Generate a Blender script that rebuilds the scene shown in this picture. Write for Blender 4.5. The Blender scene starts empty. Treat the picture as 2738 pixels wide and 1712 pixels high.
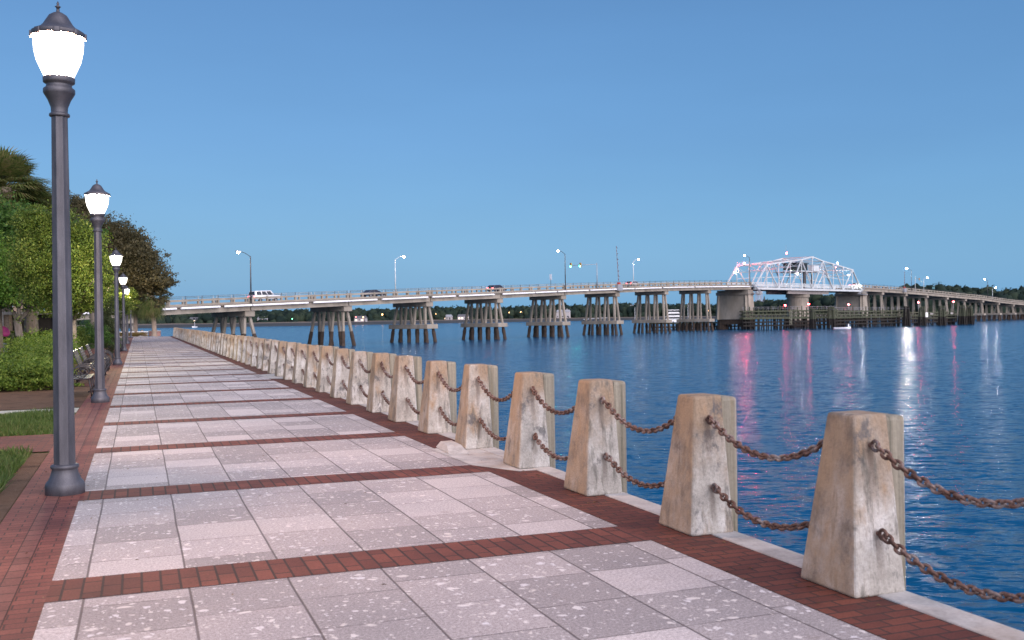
import bpy, bmesh, math, random
import numpy as np
from mathutils import Vector, Matrix, Euler
random.seed(7)
S = bpy.context.scene
COL = S.collection
R = math.radians
PI = math.pi

# ------------------------------------------------------------------ camera
FPX, HW, HH = 2661.0, 1369.0, 856.0
EYE = 1.65
CY, SY = .936, .352                       # cos / sin of the camera's turn from the promenade's axis
cam = bpy.data.cameras.new('camera')
cam.sensor_width = 36; cam.lens = 35; cam.clip_start = .05; cam.clip_end = 9000
cam.dof.use_dof = True; cam.dof.focus_distance = 15; cam.dof.aperture_fstop = 4.0
cam_o = bpy.data.objects.new('camera', cam); COL.objects.link(cam_o)
yaw = math.atan(1000 / FPX); roll = R(.8); pit = math.atan(6 / FPX)
fw = Vector((math.sin(yaw), math.cos(yaw), 0)); rt = Vector((math.cos(yaw), -math.sin(yaw), 0)); up = Vector((0, 0, 1))
fw2 = fw * math.cos(pit) - up * math.sin(pit); up2 = up * math.cos(pit) + fw * math.sin(pit)
r2 = rt * math.cos(roll) - up2 * math.sin(roll); u2 = up2 * math.cos(roll) + rt * math.sin(roll)
M3 = Matrix((r2, u2, -fw2)).transposed()
cam_o.matrix_world = Matrix.Translation((0, 0, EYE)) @ M3.to_4x4()
S.camera = cam_o

# ------------------------------------------------------------------ sky, exposure
S.render.engine = 'CYCLES'
S.view_settings.view_transform = 'Standard'; S.view_settings.look = 'None'
S.view_settings.exposure = 0; S.view_settings.gamma = 1
S.cycles.use_denoising = True
S.cycles.max_bounces = 6; S.cycles.diffuse_bounces = 3; S.cycles.glossy_bounces = 3
S.cycles.transparent_max_bounces = 8
S.cycles.sample_clamp_indirect = 6
W = bpy.data.worlds.new('World'); S.world = W; W.use_nodes = True
nt = W.node_tree; nd = nt.nodes; lk = nt.links
bg = nd['Background']
sk = nd.new('ShaderNodeTexSky'); sk.sky_type = 'NISHITA'; sk.sun_disc = False
sk.sun_elevation = R(3); sk.sun_rotation = R(167); sk.dust_density = 1.2
tc = nd.new('ShaderNodeTexCoord'); sx = nd.new('ShaderNodeSeparateXYZ'); lk.new(tc.outputs['Generated'], sx.inputs[0])
rp = nd.new('ShaderNodeValToRGB'); lk.new(sx.outputs['Z'], rp.inputs[0])
SKYR = [(0.0, (.145, .39, .67)), (.07, (.13, .36, .65)), (.17, (.105, .288, .57)), (.32, (.078, .215, .455)), (.7, (.05, .15, .36)), (1, (.05, .13, .32))]
el = rp.color_ramp.elements
el[0].position, el[0].color = SKYR[0][0], (*SKYR[0][1], 1)
el[1].position, el[1].color = SKYR[-1][0], (*SKYR[-1][1], 1)
for p, c in SKYR[1:-1]:
    e = el.new(p); e.color = (*c, 1)
sc = nd.new('ShaderNodeMix'); sc.data_type = 'RGBA'; sc.blend_type = 'MULTIPLY'; sc.inputs[0].default_value = 1
lk.new(sk.outputs[0], sc.inputs[6]); sc.inputs[7].default_value = (.042, .05, .08, 1)
# the western half behind the camera still glows after sunset
dt = nd.new('ShaderNodeVectorMath'); dt.operation = 'DOT_PRODUCT'; lk.new(tc.outputs['Generated'], dt.inputs[0])
dt.inputs[1].default_value = (.22, -.91, .35)
mr = nd.new('ShaderNodeMapRange'); mr.interpolation_type = 'SMOOTHSTEP'
mr.inputs[1].default_value = 0.36; mr.inputs[2].default_value = 1; mr.inputs[3].default_value = 0; mr.inputs[4].default_value = 1.0
lk.new(dt.outputs['Value'], mr.inputs[0])
gl = nd.new('ShaderNodeMix'); gl.data_type = 'RGBA'; gl.blend_type = 'MIX'
lk.new(mr.outputs[0], gl.inputs[0]); gl.inputs[6].default_value = (0, 0, 0, 1); gl.inputs[7].default_value = (4.5, 4.0, 4.15, 1)
ad = nd.new('ShaderNodeMix'); ad.data_type = 'RGBA'; ad.blend_type = 'ADD'; ad.inputs[0].default_value = 1
ad2 = nd.new('ShaderNodeMix'); ad2.data_type = 'RGBA'; ad2.blend_type = 'ADD'; ad2.inputs[0].default_value = 1
lk.new(rp.outputs[0], ad.inputs[6]); lk.new(sc.outputs[2], ad.inputs[7])
lk.new(ad.outputs[2], ad2.inputs[6]); lk.new(gl.outputs[2], ad2.inputs[7])
nz = nd.new('ShaderNodeTexNoise'); nz.inputs['Scale'].default_value = 2.2; nz.inputs['Detail'].default_value = 4
vz = nd.new('ShaderNodeVectorMath'); vz.operation = 'MULTIPLY'; vz.inputs[1].default_value = (1, 1, 4.5); lk.new(tc.outputs['Generated'], vz.inputs[0]); lk.new(vz.outputs[0], nz.inputs['Vector'])
nr = nd.new('ShaderNodeMapRange'); lk.new(nz.outputs['Fac'], nr.inputs[0]); nr.inputs[1].default_value = .25; nr.inputs[2].default_value = .75; nr.inputs[3].default_value = .955; nr.inputs[4].default_value = 1.045
thin = nd.new('ShaderNodeVectorMath'); thin.operation = 'SCALE'; lk.new(ad2.outputs[2], thin.inputs[0]); lk.new(nr.outputs[0], thin.inputs['Scale'])
lk.new(thin.outputs[0], bg.inputs[0]); bg.inputs[1].default_value = 1.0

# ------------------------------------------------------------------ helpers
def horizon(px): return 850 - .014 * (px - 1369)
def at(px, d, z=0.0):                      # a point seen at column px, d metres deep
    u = (px - HW) / FPX * d
    return Vector((CY * u + SY * d, -SY * u + CY * d, z))
def zat(px, py, d): return EYE + (horizon(px) - py) * d / FPX
def interp(x, pts):
    if x <= pts[0][0]: return pts[0][1]
    for (a, b), (c, e) in zip(pts, pts[1:]):
        if x <= c: return b + (e - b) * (x - a) / (c - a)
    return pts[-1][1]

def tag(o, label=None, cat=None, group=None, kind=None):
    if label: o['label'] = label
    if cat: o['category'] = cat
    if group: o['group'] = group
    if kind: o['kind'] = kind
    return o
def empty(name, loc=(0, 0, 0), rz=0):
    o = bpy.data.objects.new(name, None); COL.objects.link(o)
    o.empty_display_size = .3; o.location = loc; o.rotation_euler = (0, 0, rz); return o
def children(o): return [c for c in bpy.data.objects if c.parent == o]
def copy_tree(o, parent=None, kids=None):
    c = o.copy(); COL.objects.link(c); c.parent = parent
    for ch in (kids[o.name] if kids and o.name in kids else children(o)): copy_tree(ch, c, kids)
    return c

class MB:
    def __init__(s): s.v = []; s.f = []
    def add(s, v, f):
        n = len(s.v); s.v += [tuple(p) for p in v]; s.f += [tuple(i + n for i in q) for q in f]; return s
    def obox(s, c, a, b, d):               # centre and three half vectors
        c, a, b, d = map(Vector, (c, a, b, d))
        P = [c + a * i + b * j + d * k for k in (-1, 1) for j in (-1, 1) for i in (-1, 1)]
        return s.add(P, [(0, 2, 3, 1), (4, 5, 7, 6), (0, 1, 5, 4), (2, 6, 7, 3), (0, 4, 6, 2), (1, 3, 7, 5)])
    def box(s, x0, x1, y0, y1, z0, z1):
        return s.obox(((x0 + x1) / 2, (y0 + y1) / 2, (z0 + z1) / 2), ((x1 - x0) / 2, 0, 0), (0, (y1 - y0) / 2, 0), (0, 0, (z1 - z0) / 2))
    def beam(s, p, q, w, h):               # square bar from p to q
        p, q = Vector(p), Vector(q); d = q - p; L = d.length; d.normalize()
        side = d.cross(Vector((0, 0, 1)))
        if side.length < .05: side = Vector((1, 0, 0))
        side.normalize(); u = side.cross(d)
        return s.obox((p + q) / 2, d * L / 2, side * w / 2, u * h / 2)
    def tube(s, pts, r, n=8, cap=True):
        pts = [Vector(p) for p in pts]; rs = r if isinstance(r, (list, tuple)) else [r] * len(pts)
        V = []; ref = None
        for i, p in enumerate(pts):
            d = (pts[min(i + 1, len(pts) - 1)] - pts[max(i - 1, 0)]).normalized()
            if ref is None: ref = Vector((0, 0, 1)) if abs(d.z) < .9 else Vector((1, 0, 0))
            a = d.cross(ref)
            if a.length < 1e-4: a = d.cross(Vector((0, 1, 0)))
            a.normalize(); b = d.cross(a); ref = -b if False else ref
            for k in range(n):
                t = 2 * PI * k / n; V.append(p + (a * math.cos(t) + b * math.sin(t)) * rs[i])
        F = []
        for i in range(len(pts) - 1):
            for k in range(n):
                j = (k + 1) % n; F.append((i * n + k, i * n + j, (i + 1) * n + j, (i + 1) * n + k))
        if cap: F.append(tuple(range(n - 1, -1, -1))); F.append(tuple((len(pts) - 1) * n + k for k in range(n)))
        return s.add(V, F)
    def lathe(s, prof, n=16, c=(0, 0, 0), mod=None, cap=True):
        V = []; F = []
        for (r, z) in prof:
            for k in range(n):
                t = 2 * PI * k / n; m = mod(k) if mod else 1
                V.append((c[0] + r * m * math.cos(t), c[1] + r * m * math.sin(t), c[2] + z))
        for i in range(len(prof) - 1):
            for k in range(n):
                j = (k + 1) % n; F.append((i * n + k, i * n + j, (i + 1) * n + j, (i + 1) * n + k))
        if cap: F.append(tuple(range(n - 1, -1, -1))); F.append(tuple((len(prof) - 1) * n + k for k in range(n)))
        return s.add(V, F)
    def prism(s, poly, y0, y1, mp=lambda x, y, z: (x, y, z)):   # profile in x,z swept along y
        n = len(poly); V = [mp(x, y0, z) for x, z in poly] + [mp(x, y1, z) for x, z in poly]
        F = [(k, (k + 1) % n, n + (k + 1) % n, n + k) for k in range(n)] + [tuple(range(n - 1, -1, -1)), tuple(range(n, 2 * n))]
        return s.add(V, F)
    def mesh(s, name, mat, smooth=False, bevel=0, seg=2, ang=30, off=(0, 0, 0)):
        me = bpy.data.meshes.new(name)
        ox, oy, oz = off
        me.from_pydata([(x - ox, y - oy, z - oz) for x, y, z in s.v], [], s.f)
        bm = bmesh.new(); bm.from_mesh(me)
        bmesh.ops.recalc_face_normals(bm, faces=bm.faces)
        if bevel:
            ed = [e for e in bm.edges if len(e.link_faces) == 2 and e.calc_face_angle(0) > R(ang)]
            bmesh.ops.bevel(bm, geom=ed, offset=bevel, segments=seg, affect='EDGES', profile=.5)
        bm.to_mesh(me); bm.free()
        if smooth: me.polygons.foreach_set('use_smooth', [True] * len(me.polygons))
        me.materials.append(mat); return me
    def build(s, name, mat, parent=None, off=None, **k):
        if off is None: off = (0, 0, 0)
        o = bpy.data.objects.new(name, s.mesh(name, mat, off=off, **k)); COL.objects.link(o)
        if parent: o.parent = parent
        return o

def obj_np(name, V, F4, mat, parent=None, smooth=False):       # quads from numpy arrays
    me = bpy.data.meshes.new(name); V = np.asarray(V, np.float32); F4 = np.asarray(F4, np.int32)
    k = F4.shape[1]
    me.vertices.add(len(V)); me.vertices.foreach_set('co', V.ravel())
    me.loops.add(F4.size); me.loops.foreach_set('vertex_index', F4.ravel())
    me.polygons.add(len(F4)); me.polygons.foreach_set('loop_start', np.arange(len(F4)) * k)
    me.update(calc_edges=True); me.materials.append(mat)
    if smooth: me.polygons.foreach_set('use_smooth', [True] * len(F4))
    o = bpy.data.objects.new(name, me); COL.objects.link(o)
    if parent: o.parent = parent
    return o

# ------------------------------------------------------------------ materials
class NT:
    def __init__(s, name, rough=.7, metal=0, spec=.5):
        s.m = bpy.data.materials.new(name); s.m.use_nodes = True
        s.t = s.m.node_tree; s.b = s.t.nodes['Principled BSDF']
        s.b.inputs['Roughness'].default_value = rough; s.b.inputs['Metallic'].default_value = metal
        s.b.inputs['Specular IOR Level'].default_value = spec
        s.tc = s.t.nodes.new('ShaderNodeTexCoord')
    def n(s, t, **k):
        x = s.t.nodes.new('ShaderNode' + t)
        for a, v in k.items(): setattr(x, a, v)
        return x
    def L(s, a, b): s.t.links.new(a, b)
    def setin(s, i, v):
        if hasattr(v, 'is_output') or isinstance(v, bpy.types.NodeSocket): s.L(v, i)
        else: i.default_value = v
    def math(s, op, a, b=0, c=None):
        x = s.n('Math', operation=op); s.setin(x.inputs[0], a); s.setin(x.inputs[1], b)
        if c is not None: s.setin(x.inputs[2], c)
        return x.outputs[0]
    def comb(s, x, y, z=0):
        c = s.n('CombineXYZ'); [s.setin(c.inputs[i], v) for i, v in enumerate((x, y, z))]; return c.outputs[0]
    def noise(s, vec=None, scale=5, detail=4, rough=.55, mul=None, dist=0):
        x = s.n('TexNoise'); x.inputs['Scale'].default_value = scale; x.inputs['Detail'].default_value = detail
        x.inputs['Roughness'].default_value = rough; x.inputs['Distortion'].default_value = dist
        v = vec or s.tc.outputs['Object']
        if mul:
            q = s.n('VectorMath', operation='MULTIPLY'); s.L(v, q.inputs[0]); q.inputs[1].default_value = mul; v = q.outputs[0]
        s.L(v, x.inputs['Vector']); return x.outputs['Fac']
    def ramp(s, f, stops, interp='LINEAR'):
        r = s.n('ValToRGB'); s.L(f, r.inputs[0]); e = r.color_ramp.elements; r.color_ramp.interpolation = interp
        e[0].position, e[0].color = stops[0][0], (*stops[0][1], 1); e[1].position, e[1].color = stops[-1][0], (*stops[-1][1], 1)
        for p, c in stops[1:-1]: q = e.new(p); q.color = (*c, 1)
        return r.outputs[0]
    def mix(s, f, a, b, blend='MIX'):
        x = s.n('Mix', data_type='RGBA', blend_type=blend); s.setin(x.inputs[0], f)
        s.setin(x.inputs[6], (*a, 1) if isinstance(a, tuple) else a); s.setin(x.inputs[7], (*b, 1) if isinstance(b, tuple) else b)
        return x.outputs[2]
    def sm(s, f, a, b, lo=0, hi=1):
        x = s.n('MapRange', interpolation_type='SMOOTHSTEP'); s.setin(x.inputs[0], f)
        for i, v in zip((1, 2, 3, 4), (a, b, lo, hi)): x.inputs[i].default_value = v
        return x.outputs[0]
    def color(s, c): s.setin(s.b.inputs['Base Color'], (*c, 1) if isinstance(c, tuple) else c)
    def bump(s, h, strength=.3, dist=.02, nrm=None):
        b = s.n('Bump'); s.L(h, b.inputs['Height']); b.inputs['Strength'].default_value = strength; b.inputs['Distance'].default_value = dist
        if nrm: s.L(nrm, b.inputs['Normal'])
        s.L(b.outputs[0], s.b.inputs['Normal']); return b.outputs[0]
def plain(name, c, rough=.6, metal=0, var=.15, scale=6):
    m = NT(name, rough, metal); f = m.noise(scale=scale)
    m.color(m.ramp(f, [(.3, tuple(x * (1 - var) for x in c)), (.7, tuple(min(1, x * (1 + var)) for x in c))]))
    return m.m
def glow(name, c, strength):
    m = NT(name); m.color((.8, .8, .8)); m.b.inputs['Emission Color'].default_value = (*c, 1)
    m.b.inputs['Emission Strength'].default_value = strength; return m.m

def mat_paving():
    m = NT('shell_aggregate_slabs', .75, spec=.3)
    sp = m.n('SeparateXYZ'); m.L(m.tc.outputs['Object'], sp.inputs[0]); X, Y = sp.outputs[0], sp.outputs[1]
    wob = m.noise(scale=.9, detail=1); X2 = m.math('ADD', X, m.math('MULTIPLY', m.math('SUBTRACT', wob, .5), .02))
    cx = m.math('DIVIDE', m.math('ADD', X2, .33 + 6.05), .605)
    ci = m.math('FLOOR', cx); cf = m.math('FRACT', cx)
    by = m.math('DIVIDE', m.math('ADD', Y, 36.1 - 7.02), 3.61); bi = m.math('FLOOR', by); bf = m.math('MULTIPLY', m.math('FRACT', by), 3.61)
    wn = m.n('TexWhiteNoise', noise_dimensions='2D'); m.L(m.comb(ci, bi), wn.inputs['Vector'])
    off = m.math('MULTIPLY', m.math('FLOOR', m.math('MULTIPLY', wn.outputs['Value'], 4)), .17)
    ry = m.math('DIVIDE', m.math('ADD', bf, off), .61); ri = m.math('FLOOR', ry); rf = m.math('FRACT', ry)
    w2 = m.n('TexWhiteNoise', noise_dimensions='3D'); m.L(m.comb(ci, bi, ri), w2.inputs['Vector'])
    # joints
    ex = m.math('MULTIPLY', m.math('MINIMUM', cf, m.math('SUBTRACT', 1, cf)), .605)
    ey = m.math('MULTIPLY', m.math('MINIMUM', rf, m.math('SUBTRACT', 1, rf)), .61)
    jn = m.noise(scale=3, detail=3)
    jx = m.sm(ex, .004, .0095, 1, 0)
    jy = m.math('MULTIPLY', m.sm(ey, .003, .008, 1, 0), m.sm(jn, .38, .55, .25, .9))
    J = m.math('MAXIMUM', jx, jy)
    base = m.ramp(w2.outputs['Value'], [(0, (.40, .372, .365)), (.35, (.48, .448, .437)), (.7, (.55, .508, .495)), (.8, (.65, .605, .59)), (1, (.71, .665, .645))])
    grit = m.noise(scale=160, detail=2); g2 = m.noise(scale=55, detail=3)
    base = m.mix(.55, base, m.ramp(grit, [(.35, (.30, .28, .27)), (.65, (1.1, 1.1, 1.1))]), 'MULTIPLY')
    base = m.mix(.75, base, m.ramp(g2, [(.35, (.50, .48, .48)), (.7, (1.05, 1.05, 1.05))]), 'MULTIPLY')
    big = m.noise(scale=.7, detail=5)
    base = m.mix(1, base, m.ramp(big, [(.3, (.80, .80, .82)), (.7, (1.08, 1.05, 1.04))]), 'MULTIPLY')
    def shells(sc, thr, dens, stretch, rnd):
        q = m.n('VectorMath', operation='MULTIPLY'); m.L(m.tc.outputs['Object'], q.inputs[0]); q.inputs[1].default_value = stretch
        dn = m.n('TexNoise'); dn.inputs['Scale'].default_value = sc * 1.4; dn.inputs['Detail'].default_value = 3; m.L(m.tc.outputs['Object'], dn.inputs['Vector'])
        dv = m.n('VectorMath', operation='MULTIPLY_ADD'); m.L(dn.outputs['Color'], dv.inputs[0]); dv.inputs[1].default_value = (.09, .09, 0); m.L(q.outputs[0], dv.inputs[2])
        v = m.n('TexVoronoi', voronoi_dimensions='2D'); v.inputs['Scale'].default_value = sc; v.inputs['Randomness'].default_value = 1
        m.L(dv.outputs[0], v.inputs['Vector'])
        s3 = m.n('SeparateColor'); m.L(v.outputs['Color'], s3.inputs[0])
        keep = m.math('GREATER_THAN', s3.outputs[0], 1 - dens)
        rad = m.math('MULTIPLY', m.math('ADD', s3.outputs[1], .45), thr * 1.25)
        inside = m.sm(m.math('SUBTRACT', rad, v.outputs['Distance']), -.02, .1)
        return m.math('MULTIPLY', keep, inside), s3.outputs[2]
    k1, c1 = shells(11, .15, .34, (1, .8, 1), 0); k2, c2 = shells(19, .17, .3, (1.25, 1, 1), 0); k3, c3 = shells(6.5, .13, .2, (.75, 1.2, 1), 0)
    plainslab = m.math('GREATER_THAN', w2.outputs['Value'], .84)
    dens = m.math('SUBTRACT', 1, m.math('MULTIPLY', plainslab, .75))
    sh = m.math('MULTIPLY', m.math('MAXIMUM', m.math('MAXIMUM', k1, k2), k3), dens)
    shc = m.ramp(c1, [(0, (.72, .66, .60)), (.5, (.86, .81, .77)), (1, (.82, .80, .82))])
    col = m.mix(m.math('MULTIPLY', sh, .5), base, shc)
    col = m.mix(m.math('MULTIPLY', J, .82), col, (.07, .055, .055))
    # rust and dirt spots with a shape of their own
    sp1 = m.noise(scale=2.3, detail=6, rough=.7); col = m.mix(m.sm(sp1, .60, .72, 0, .42), col, (.20, .16, .14)); sp2 = m.noise(scale=7.5, detail=4, rough=.75); col = m.mix(m.sm(sp2, .68, .74, 0, .5), col, (.16, .13, .12)); sp3 = m.noise(scale=.35, detail=6, rough=.6); col = m.mix(m.sm(sp3, .45, .7, 0, .28), col, (.25, .23, .22))
    m.color(col)
    hh = m.math('SUBTRACT', m.math('ADD', m.math('MULTIPLY', grit, .25), m.math('MULTIPLY', sh, .3)), m.math('MULTIPLY', J, 1.4))
    m.bump(hh, .5, .006)
    return m.m
def mat_brick(name, along_y, c1=(.15, .050, .032), c2=(.095, .031, .023), mortar=(.045, .026, .022), bw=.2, bh=.1, mort=.008):
    m = NT(name, .8, spec=.3)
    sp = m.n('SeparateXYZ'); m.L(m.tc.outputs['Object'], sp.inputs[0])
    u, v = (sp.outputs[1], sp.outputs[0]) if along_y else (sp.outputs[0], sp.outputs[1])
    b = m.n('TexBrick'); b.offset = .5
    wb = m.noise(scale=2.5, detail=1); u = m.math('ADD', u, m.math('MULTIPLY', wb, .015))
    m.L(m.comb(u, v), b.inputs['Vector']); b.inputs['Scale'].default_value = 1
    b.inputs['Brick Width'].default_value = bw; b.inputs['Row Height'].default_value = bh
    b.inputs['Mortar Size'].default_value = mort; b.inputs['Mortar Smooth'].default_value = .3; b.inputs['Bias'].default_value = 0
    b.inputs['Color1'].default_value = (*c1, 1); b.inputs['Color2'].default_value = (*c2, 1); b.inputs['Mortar'].default_value = (*mortar, 1)
    g = m.noise(scale=70, detail=3); big = m.noise(scale=1.3, detail=5)
    c = m.mix(.6, b.outputs['Color'], m.ramp(g, [(.3, (.55, .55, .55)), (.7, (1.15, 1.1, 1.1))]), 'MULTIPLY')
    c = m.mix(1, c, m.ramp(big, [(.3, (.68, .68, .72)), (.7, (1.2, 1.12, 1.1))]), 'MULTIPLY')
    m.color(c); m.bump(m.math('SUBTRACT', m.math('MULTIPLY', g, .3), b.outputs['Fac']), .5, .005)
    return m.m
def mat_concrete(name, c=(.40, .37, .33), dark=(.13, .125, .12), tan=(.36, .24, .14), streak=True, amount=.6, ts=(3.2, 3.2, 1.1), bumpd=.01):
    m = NT(name, .85, spec=.25)
    oi = m.n('ObjectInfo'); q = m.n('VectorMath', operation='ADD'); m.L(m.tc.outputs['Object'], q.inputs[0])
    m.L(m.comb(m.math('MULTIPLY', oi.outputs['Random'], 37), m.math('MULTIPLY', oi.outputs['Random'], 91), m.math('MULTIPLY', oi.outputs['Random'], 13)), q.inputs[1]); v = q.outputs[0]
    a = m.noise(v, 1.6, 6, .62, mul=ts); bq = m.noise(v, 2.6, 7, .68, mul=(ts[0], ts[1], ts[2] * .55)); d = m.noise(v, 38, 4, .6); e = m.noise(v, .9, 4, .6, mul=ts)
    col = m.ramp(a, [(.32, tuple(x * .72 for x in c)), (.5, c), (.68, tuple(min(1, x * 1.22) for x in c))])
    col = m.mix(m.sm(e, .50, .66, 0, .62 * amount + .1), col, tan)
    col = m.mix(m.sm(bq, .52, .72, 0, amount), col, dark)
    col = m.mix(.35, col, m.ramp(d, [(.3, (.6, .6, .6)), (.7, (1.15, 1.15, 1.15))]), 'MULTIPLY')
    m.color(col); m.bump(m.math('ADD', d, m.math('MULTIPLY', bq, 2)), .5, bumpd)
    return m.m
def mat_bollard():
    m = NT('bollard_concrete', .85, spec=.25); oi = m.n('ObjectInfo'); q = m.n('VectorMath', operation='ADD'); m.L(m.tc.outputs['Object'], q.inputs[0])
    m.L(m.comb(m.math('MULTIPLY', oi.outputs['Random'], 37), m.math('MULTIPLY', oi.outputs['Random'], 91), m.math('MULTIPLY', oi.outputs['Random'], 13)), q.inputs[1]); v = q.outputs[0]
    sp = m.n('SeparateXYZ'); m.L(m.tc.outputs['Object'], sp.inputs[0]); z = sp.outputs[2]
    a = m.noise(v, 2.1, 6, .65, mul=(2, 2, 1.3)); st = m.noise(v, 3.2, 7, .7, mul=(4, 4, .7)); bl = m.noise(v, 3.4, 6, .7, mul=(1.2, 1.2, 1)); d = m.noise(v, 45, 4, .65); e = m.noise(v, 1.3, 5, .6, mul=(2, 2, 1))
    col = m.ramp(a, [(.30, (.26, .245, .22)), (.5, (.37, .35, .315)), (.66, (.50, .485, .46))])
    top = m.math('ADD', m.math('MULTIPLY', z, .42), m.math('SUBTRACT', e, .55))                    # lichen and rust brown creeping down from the head
    col = m.mix(m.sm(top, .10, .42, 0, .8), col, (.23, .15, .085))
    col = m.mix(m.sm(e, .56, .68, 0, .6), col, (.30, .19, .10))
    col = m.mix(m.sm(st, .50, .66, 0, .75), col, (.11, .105, .09))
    col = m.mix(m.sm(bl, .56, .66, 0, .75), col, (.085, .085, .09))
    col = m.mix(.45, col, m.ramp(d, [(.3, (.5, .5, .5)), (.7, (1.2, 1.2, 1.2))]), 'MULTIPLY')
    rx = m.math('ABSOLUTE', m.math('SUBTRACT', m.math('ADD', sp.outputs[0], m.math('MULTIPLY', m.math('SUBTRACT', st, .5), .06)), .03))     # rust and soot running down from the chain rings
    run = m.math('MULTIPLY', m.sm(rx, .008, .04, 1, 0), m.math('MAXIMUM', m.math('MULTIPLY', m.sm(z, .45, .80), m.sm(z, .88, .90, 1, 0)), m.math('MULTIPLY', m.sm(z, .02, .30), m.sm(z, .37, .39, 1, 0))))
    col = m.mix(m.math('MULTIPLY', run, .62), col, (.10, .075, .06))
    sn = m.n('SeparateXYZ'); m.L(m.tc.outputs['Normal'], sn.inputs[0])                            # warm lamp light painted as tan on the face towards the walk
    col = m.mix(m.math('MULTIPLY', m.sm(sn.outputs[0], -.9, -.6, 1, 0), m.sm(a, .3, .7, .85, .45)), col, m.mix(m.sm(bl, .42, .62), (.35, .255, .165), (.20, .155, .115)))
    m.color(col); m.bump(m.math('ADD', d, m.math('MULTIPLY', st, 2)), .6, .012); return m.m
def mat_leaf(name, cols, rough=.55):
    m = NT(name, rough, spec=.3)
    g = m.n('NewGeometry'); f = m.math('ADD', m.math('MULTIPLY', g.outputs['Random Per Island'], .6), m.math('MULTIPLY', m.noise(scale=.8, detail=2), .45))
    cr = m.ramp(f, [(i / (len(cols) - 1) * .8 + .1, tuple(x * 1.25 for x in c)) for i, c in enumerate(cols)]); m.color(cr)
    tl = m.n('BsdfTranslucent'); m.L(cr, tl.inputs[0]); mx = m.n('MixShader'); mx.inputs[0].default_value = .38
    m.L(m.b.outputs[0], mx.inputs[1]); m.L(tl.outputs[0], mx.inputs[2]); m.L(mx.outputs[0], m.t.nodes['Material Output'].inputs[0])
    return m.m
def mat_water():
    m = NT('river_water', .16, spec=.45); m.b.inputs['Specular Tint'].default_value = (.6, .86, 1, 1)
    m.b.inputs['IOR'].default_value = 1.2
    m.color((.0, .052, .128))
    sp = m.n('SeparateXYZ'); m.L(m.tc.outputs['Object'], sp.inputs[0]); X, Y = sp.outputs[0], sp.outputs[1]
    # al runs along the crests, to across them; the ripples are given as slopes
    al = m.math('SUBTRACT', m.math('MULTIPLY', X, .90), m.math('MULTIPLY', Y, .44)); to = m.math('ADD', m.math('MULTIPLY', X, .44), m.math('MULTIPLY', Y, .90))
    v = m.comb(m.math('MULTIPLY', al, .36), to)
    def slope(scale, amp, det, rough, dist):
        x = m.n('TexNoise'); x.inputs['Scale'].default_value = scale; x.inputs['Detail'].default_value = det; x.inputs['Roughness'].default_value = rough; x.inputs['Distortion'].default_value = dist
        m.L(v, x.inputs['Vector']); c = m.n('SeparateColor'); m.L(x.outputs['Color'], c.inputs[0])
        return [m.math('MULTIPLY', m.math('SUBTRACT', c.outputs[i], .5), amp * k) for i, k in ((0, .45), (1, 1.0))]
    L_ = [slope(.9, .11, 2, .5, .6), slope(3.6, 1.1, 2, .55, .5), slope(11.0, 1.05, 3, .65, .2), slope(.035, .06, 3, .6, .5)]
    sa = m.math('ADD', m.math('ADD', L_[0][0], L_[1][0]), m.math('ADD', L_[2][0], L_[3][0])); st = m.math('ADD', m.math('ADD', L_[0][1], L_[1][1]), m.math('ADD', L_[2][1], L_[3][1]))
    nx = m.math('ADD', m.math('MULTIPLY', sa, .90), m.math('MULTIPLY', st, .44)); ny = m.math('SUBTRACT', m.math('MULTIPLY', st, .90), m.math('MULTIPLY', sa, .44))
    nv = m.n('VectorMath', operation='NORMALIZE'); m.L(m.comb(nx, ny, 1.0), nv.inputs[0]); m.L(nv.outputs[0], m.b.inputs['Normal'])
    return m.m
def mat_grass(name, cols):
    m = NT(name, .9, spec=.1); f = m.noise(scale=2.2, detail=6, rough=.7)
    m.color(m.ramp(f, [(i / (len(cols) - 1) * .4 + .3, c) for i, c in enumerate(cols)])); m.bump(m.noise(scale=40, detail=3), .6, .03); return m.m

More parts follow.
